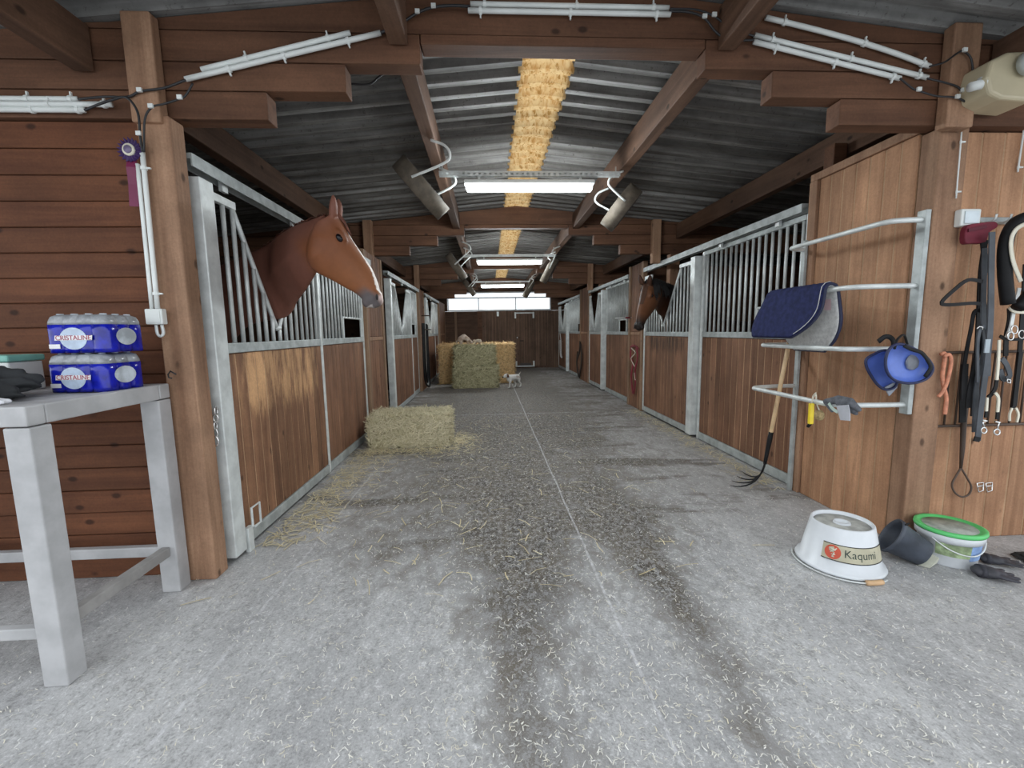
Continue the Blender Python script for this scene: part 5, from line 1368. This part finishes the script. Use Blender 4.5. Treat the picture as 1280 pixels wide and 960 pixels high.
def cyl_patch(a0, a1, z0, z1, off, n=20):
    mb = MB(); rings = []
    for k in range(n+1):
        a = a0+(a1-a0)*k/n; rings.append([cyl_pt(a, z0, off), cyl_pt(a, z1, off), cyl_pt(a, z1, off+.0012), cyl_pt(a, z0, off+.0012)])
    return mb.loft(rings)
A0, A1 = math.radians(-157), math.radians(-48)
band = cyl_patch(A0, A1, .095, .185, .001).build('label_band', plain('straw-coloured label', (.50, .47, .34), .5, 0, .12, 12), t)
cyl_patch(A0, A1, .183, .187, .0025).build('label_border', 'black', band); cyl_patch(A0, A1, .093, .097, .0025).build('label_border', 'black', band)
ac, zc = math.radians(-141), .14
def patch_disc(ac, zc, ra, rz, off, n=26): return [cyl_pt(ac+ra/.2*math.cos(2*PI*k/n), zc+rz*math.sin(2*PI*k/n), off) for k in range(n)]
embl = MB().loft([patch_disc(ac, zc, .042, .040, .0025), patch_disc(ac, zc, .042, .040, .0037)]).build('red_emblem', plain('orange-red emblem', (.62, .09, .045), .5), t)
for (a1_, z1_, a2_, z2_) in ((-.10, .022, .07, .012), (-.06, -.002, .04, .018), (.02, .01, .09, .024), (-.03, -.012, .07, -.012), (-.02, -.024, .05, -.026), (.0, -.028, .04, .0)):
    MB().tube([cyl_pt(ac+a1_, zc+z1_, .0045), cyl_pt(ac+(a1_+a2_)/2, zc+(z1_+z2_)/2, .0045), cyl_pt(ac+a2_, zc+z2_, .0045)], .0028, 6).build('emblem_stroke', 'white_rope', embl, True)
# lettering bent round the tub
cu = bpy.data.curves.new('lettering', 'FONT'); cu.body = 'Kaqumi'; cu.size = .062; cu.extrude = .0; cu.align_x = 'LEFT'; cu.align_y = 'CENTER'
o = bpy.data.objects.new('lettering', cu); COL.objects.link(o); dg = bpy.context.evaluated_depsgraph_get(); dg.update()
me = bpy.data.meshes.new_from_object(o.evaluated_get(dg)); bpy.data.objects.remove(o); bpy.data.curves.remove(cu)
for v in me.vertices:
    v.co = cyl_pt(math.radians(-125)+v.co.x/.205, .142+v.co.y, .0035)
link_mesh(me, 'lettering', plain('dark green lettering', (.03, .05, .04), .5), band)
hpts = [cT+Vector(((R0+.035)*math.cos(a), (R0+.035)*math.sin(a), .012)) for a in [math.radians(-225+k*8) for k in range(21)]]
hnd = MB().tube(hpts, .005, 7).build('wire_handle', 'steel', t, True)
g = [cT+Vector(((R0+.04)*math.cos(a), (R0+.04)*math.sin(a), .018)) for a in [math.radians(-100+k*4.4) for k in range(6)]]
MB().tube(g, .0145, 12).build('wooden_grip', plain('wooden grip', (.62, .40, .22), .5), hnd, True)

t = thing('bucket', 'white bucket with bright green lid standing by the boarded wall', 'bucket', (2.80, 2.43, 0))
cB = Vector((2.815, 2.402, 0)); mt = Matrix.Translation(cB)
MB().lathe([(.001, .004), (.128, .0), (.132, .006), (.146, .155), (.158, .158), (.160, .195), (.156, .2), (.001, .2)], 40, mt).build('pail', 'tub_white', t, True)
lid_ = MB().lathe([(.150, .2005), (.164, .198), (.167, .208), (.165, .222), (.150, .224), (.140, .215), (.134, .2135), (.001, .2135)], 40, mt, cap=False).build('lid', plain('bright green lid', (.11, .56, .17), .4, 0, .1), t, True)
MB().lathe([(.001, .2140), (.128, .2140), (.128, .2150), (.001, .2150)], 32, mt).build('lid_sticker', plain('greyish lid sticker', (.36, .38, .34), .5, 0, .3, 20), lid_, True)
def cb(a, z, off=0): r = .132+(.146-.132)*z/.155+off; return cB+Vector((r*math.cos(a), r*math.sin(a), z))
def cbp(a0, a1, z0, z1, nm, mat, off=.001):
    rings = []
    for k in range(15):
        a = a0+(a1-a0)*k/14; rings.append([cb(a, z0, off), cb(a, z1, off), cb(a, z1, off+.001), cb(a, z0, off+.001)])
    MB().loft(rings).build(nm, mat, t)
cbp(math.radians(-160), math.radians(-95), .07, .148, 'meadow_picture', plain('green meadow picture', (.36, .46, .26), .4, 0, .5, 16))
cbp(math.radians(-95), math.radians(-48), .055, .148, 'blue_picture', plain('blue picture', (.30, .46, .82), .4, 0, .35, 10))
MB().tube(smooth_path([cb(math.radians(a), z, .012) for a, z in ((-165, .165), (-140, .125), (-115, .10), (-90, .095), (-65, .115), (-45, .15), (-30, .17))], 4), .004, 7).build('wire_handle', 'steel', t, True)

t = thing('bucket', 'dark grey bucket tipped over with its mouth towards the tub', 'bucket', (2.62, 2.44, 0))
ax = Vector((-.74, .46, .46)).normalized(); q = ax.to_track_quat('Z', 'Y').to_matrix().to_4x4(); mt = Matrix.Translation((2.545, 2.395, .106)) @ q
MB().lathe([(.001, -.09), (.074, -.09), (.079, -.086), (.104, .075), (.113, .078), (.115, .099), (.108, .101), (.099, .08), (.074, -.075), (.001, -.075)], 36, mt, cap=False).build('pail', plain('dark grey rubber', (.055, .065, .085), .55, 0, .3, 10), t, True)
MB().tube(smooth_path([mt @ Vector((.118*math.cos(a), .118*math.sin(a), .09-.06*math.sin(a-1.2))) for a in [1.2+PI*k/8 for k in range(9)]], 3), .005, 7).build('wire_handle', 'black', t, True)
t = thing('scoop', 'translucent cream plastic scrap lying between the two buckets', 'scrap', (2.62, 2.22, 0))
MB().poly([at(1146, 706, Z=.004), at(1160, 710, Z=.004), at(1169, 704, Z=.012), at(1175, 693, Z=.055), at(1168, 687, Z=.07), at(1157, 698, Z=.03)], (.004, -.006, .002)).build('sheet', plain('cream plastic', (.60, .60, .50), .4), t)
def boot(name, label, p0, p1, seed, r=.04):
    t = thing(name, label, 'glove', p0); p0, p1 = Vector(p0), Vector(p1); d = (p1-p0); s = Vector((-d.y, d.x, 0)).normalized()
    parts = [capsule(p0, p0+d*.5, r*.9, r), capsule(p0+d*.5, p1, r, r*.75), capsule(p0+d*.35+s*r*.7, p0+d*.75+s*r*1.5, r*.45, r*.3)]
    parts += [capsule(p1+s*r*k*.62, p1+d*f+s*r*k*1.0, r*.36, r*.27) for k, f in ((-1.25, .75), (-.42, 1.05), (.42, 1.0), (1.2, .7))]
    me = blob(parts, .006, 4)
    for v in me.vertices: v.co.z = max(.004, (v.co.z-p0.z)*.62+p0.z*.66)
    link_mesh(me, 'palm', plain('dark grey rubber glove', (.045, .045, .055), .6, 0, .3), t)
    mb = MB(); mb.tube([p0-d*.16, p0+d*.12], r, 14, radii=[r*.98, r*1.02])
    for v in mb.bm.verts: v.co.z = max(.003, (v.co.z-p0.z)*.68+p0.z*.66)
    mb.build('cuff', plain('dark cuff', (.03, .03, .04), .7), t, True)
boot('work_glove', 'dark rubber glove on the floor in front of the green-lidded bucket', (2.80, 2.20, .055), (2.865, 2.17, .05), 1, .05)
boot('work_glove', 'dark rubber glove on the floor behind another, pointing away from the bucket', (2.99, 2.33, .05), (3.06, 2.30, .045), 2, .042)
t = thing('rag', 'dark rag lying on the floor by the wall beyond the green-lidded bucket', 'rag', (3.30, 2.32, 0))
lump((3.36, 2.30, .018), (.14, .10, .03), .4, 5, .5, 3).build('cloth_body', 'black_cloth', t, True)

# ------------------------------------------------------------------ halters and ropes along the aisle
t = thing('halter', 'red halter hanging on the panel beside the bay horse', 'halter', (XR-.06, 7.75, 1.1))
red = plain('red webbing', (.22, .012, .03), .6, 0, .2)
XH = XR-.05
for nm, mm, pix, w in (('strap', red, ((789, 433), (788, 445), (791, 455), (789, 470), (791, 492)), .05), ('strap', red, ((795, 433), (797, 447), (794, 462), (794, 480), (792, 492)), .04), ('strap', red, ((788, 434), (793, 432), (798, 436)), .03), ('pale_cord', 'white_rope', ((789, 435), (794, 441), (789, 448), (793, 458)), .012), ('pale_cord', 'white_rope', ((793, 466), (794, 475)), .016)):
    MB().strap(smooth_path([at(px, py, X=XH-(.006 if nm == 'pale_cord' else 0)) for px, py in pix], 4), w, .012, (-1, 0, 0)).build(nm, mm, t)
t = thing('halter', 'dark brown halter hanging on the second panel past the bay horse', 'halter', (XR-.06, 12.0, 1.0))
dk = plain('dark brown leather', (.03, .02, .015), .6)
for pix, w in ((((725, 427), (724, 440), (721, 452), (723, 470)), .12), (((726, 430), (727, 450), (724, 472)), .08), (((722, 440), (721, 449)), .10)):
    MB().strap(smooth_path([at(px, py, X=XH) for px, py in pix], 4), w, .02, (-1, 0, 0)).build('strap', dk, t)
t = thing('lead_rope', 'pale lead rope hanging on the farthest gate of the bay horse side', 'lead rope', (XR-.06, 15.5, 1.0))
MB().tube(smooth_path([at(px, py, X=XR-.10) for px, py in ((700, 416), (701.5, 430), (701.5, 442), (702.5, 447), (700.5, 444), (700, 425))], 4), .016, 6).build('rope', 'pad_white', t, True)
t = thing('swing_arm', 'thin steel swing-out arm with a red tip on the red halter panel', 'bracket', (XR-.05, 8.0, 1.65))
MB().tube([(XR-.04, 8.0, 1.66), (XR-.33, 8.05, 1.655)], .011, 8).build('arm', 'steel', t, True)
MB().tube([(XR-.06, 8.0, 1.66), (XR-.15, 8.015, 1.658)], .016, 8).build('red_sleeve', red, t, True)
t = thing('lead_rope', 'dark lead ropes looped from a bracket on the panel before the straw bale', 'lead rope', (XL+.08, 11.0, 1.4))
for pix in (((528, 404), (529, 430), (530, 460), (532, 478), (537, 483), (537, 470), (535, 430), (534, 406)), ((530, 404), (531, 440), (533, 470), (535, 476), (534, 440), (533, 405))):
    MB().tube(smooth_path([at(px, py, X=XL+.12) for px, py in pix], 4), .022, 7).build('rope', 'black', t, True)
for z in (1.86, 1.52):
    MB().tube([(XL+.035, 10.95, z), (XL+.22, 10.95, z), (XL+.22, 11.2, z)], .014, 8).build('bracket_arm', 'brown_iron', t, True)
MB().tube([at(703.5, 427, X=XR-.1), at(703.5, 427, X=XR-.1)+Vector((0, 0, .02))], .005, 6).build('knot', 'pad_white', bpy.data.objects['lead_rope.001'] if 'lead_rope.001' in bpy.data.objects else t, True)

# ------------------------------------------------------------------ light
wd = bpy.data.worlds.new('overcast sky'); scene.world = wd; wd.use_nodes = True
nt = wd.node_tree; bg = nt.nodes['Background']; bg.inputs[0].default_value = (.90, .95, 1.0, 1); bg.inputs[1].default_value = 1.0

vs = scene.view_settings
vs.view_transform = 'Standard'; vs.look = 'None'; vs.gamma = 1.0; vs.use_curve_mapping = False; vs.exposure = .9
scene.display_settings.display_device = 'sRGB'
cy = scene.cycles
cy.max_bounces = 10; cy.diffuse_bounces = 6; cy.transmission_bounces = 6; cy.transparent_max_bounces = 8; cy.sample_clamp_indirect = 6.0; cy.sample_clamp_direct = 7.0; cy.use_denoising = True
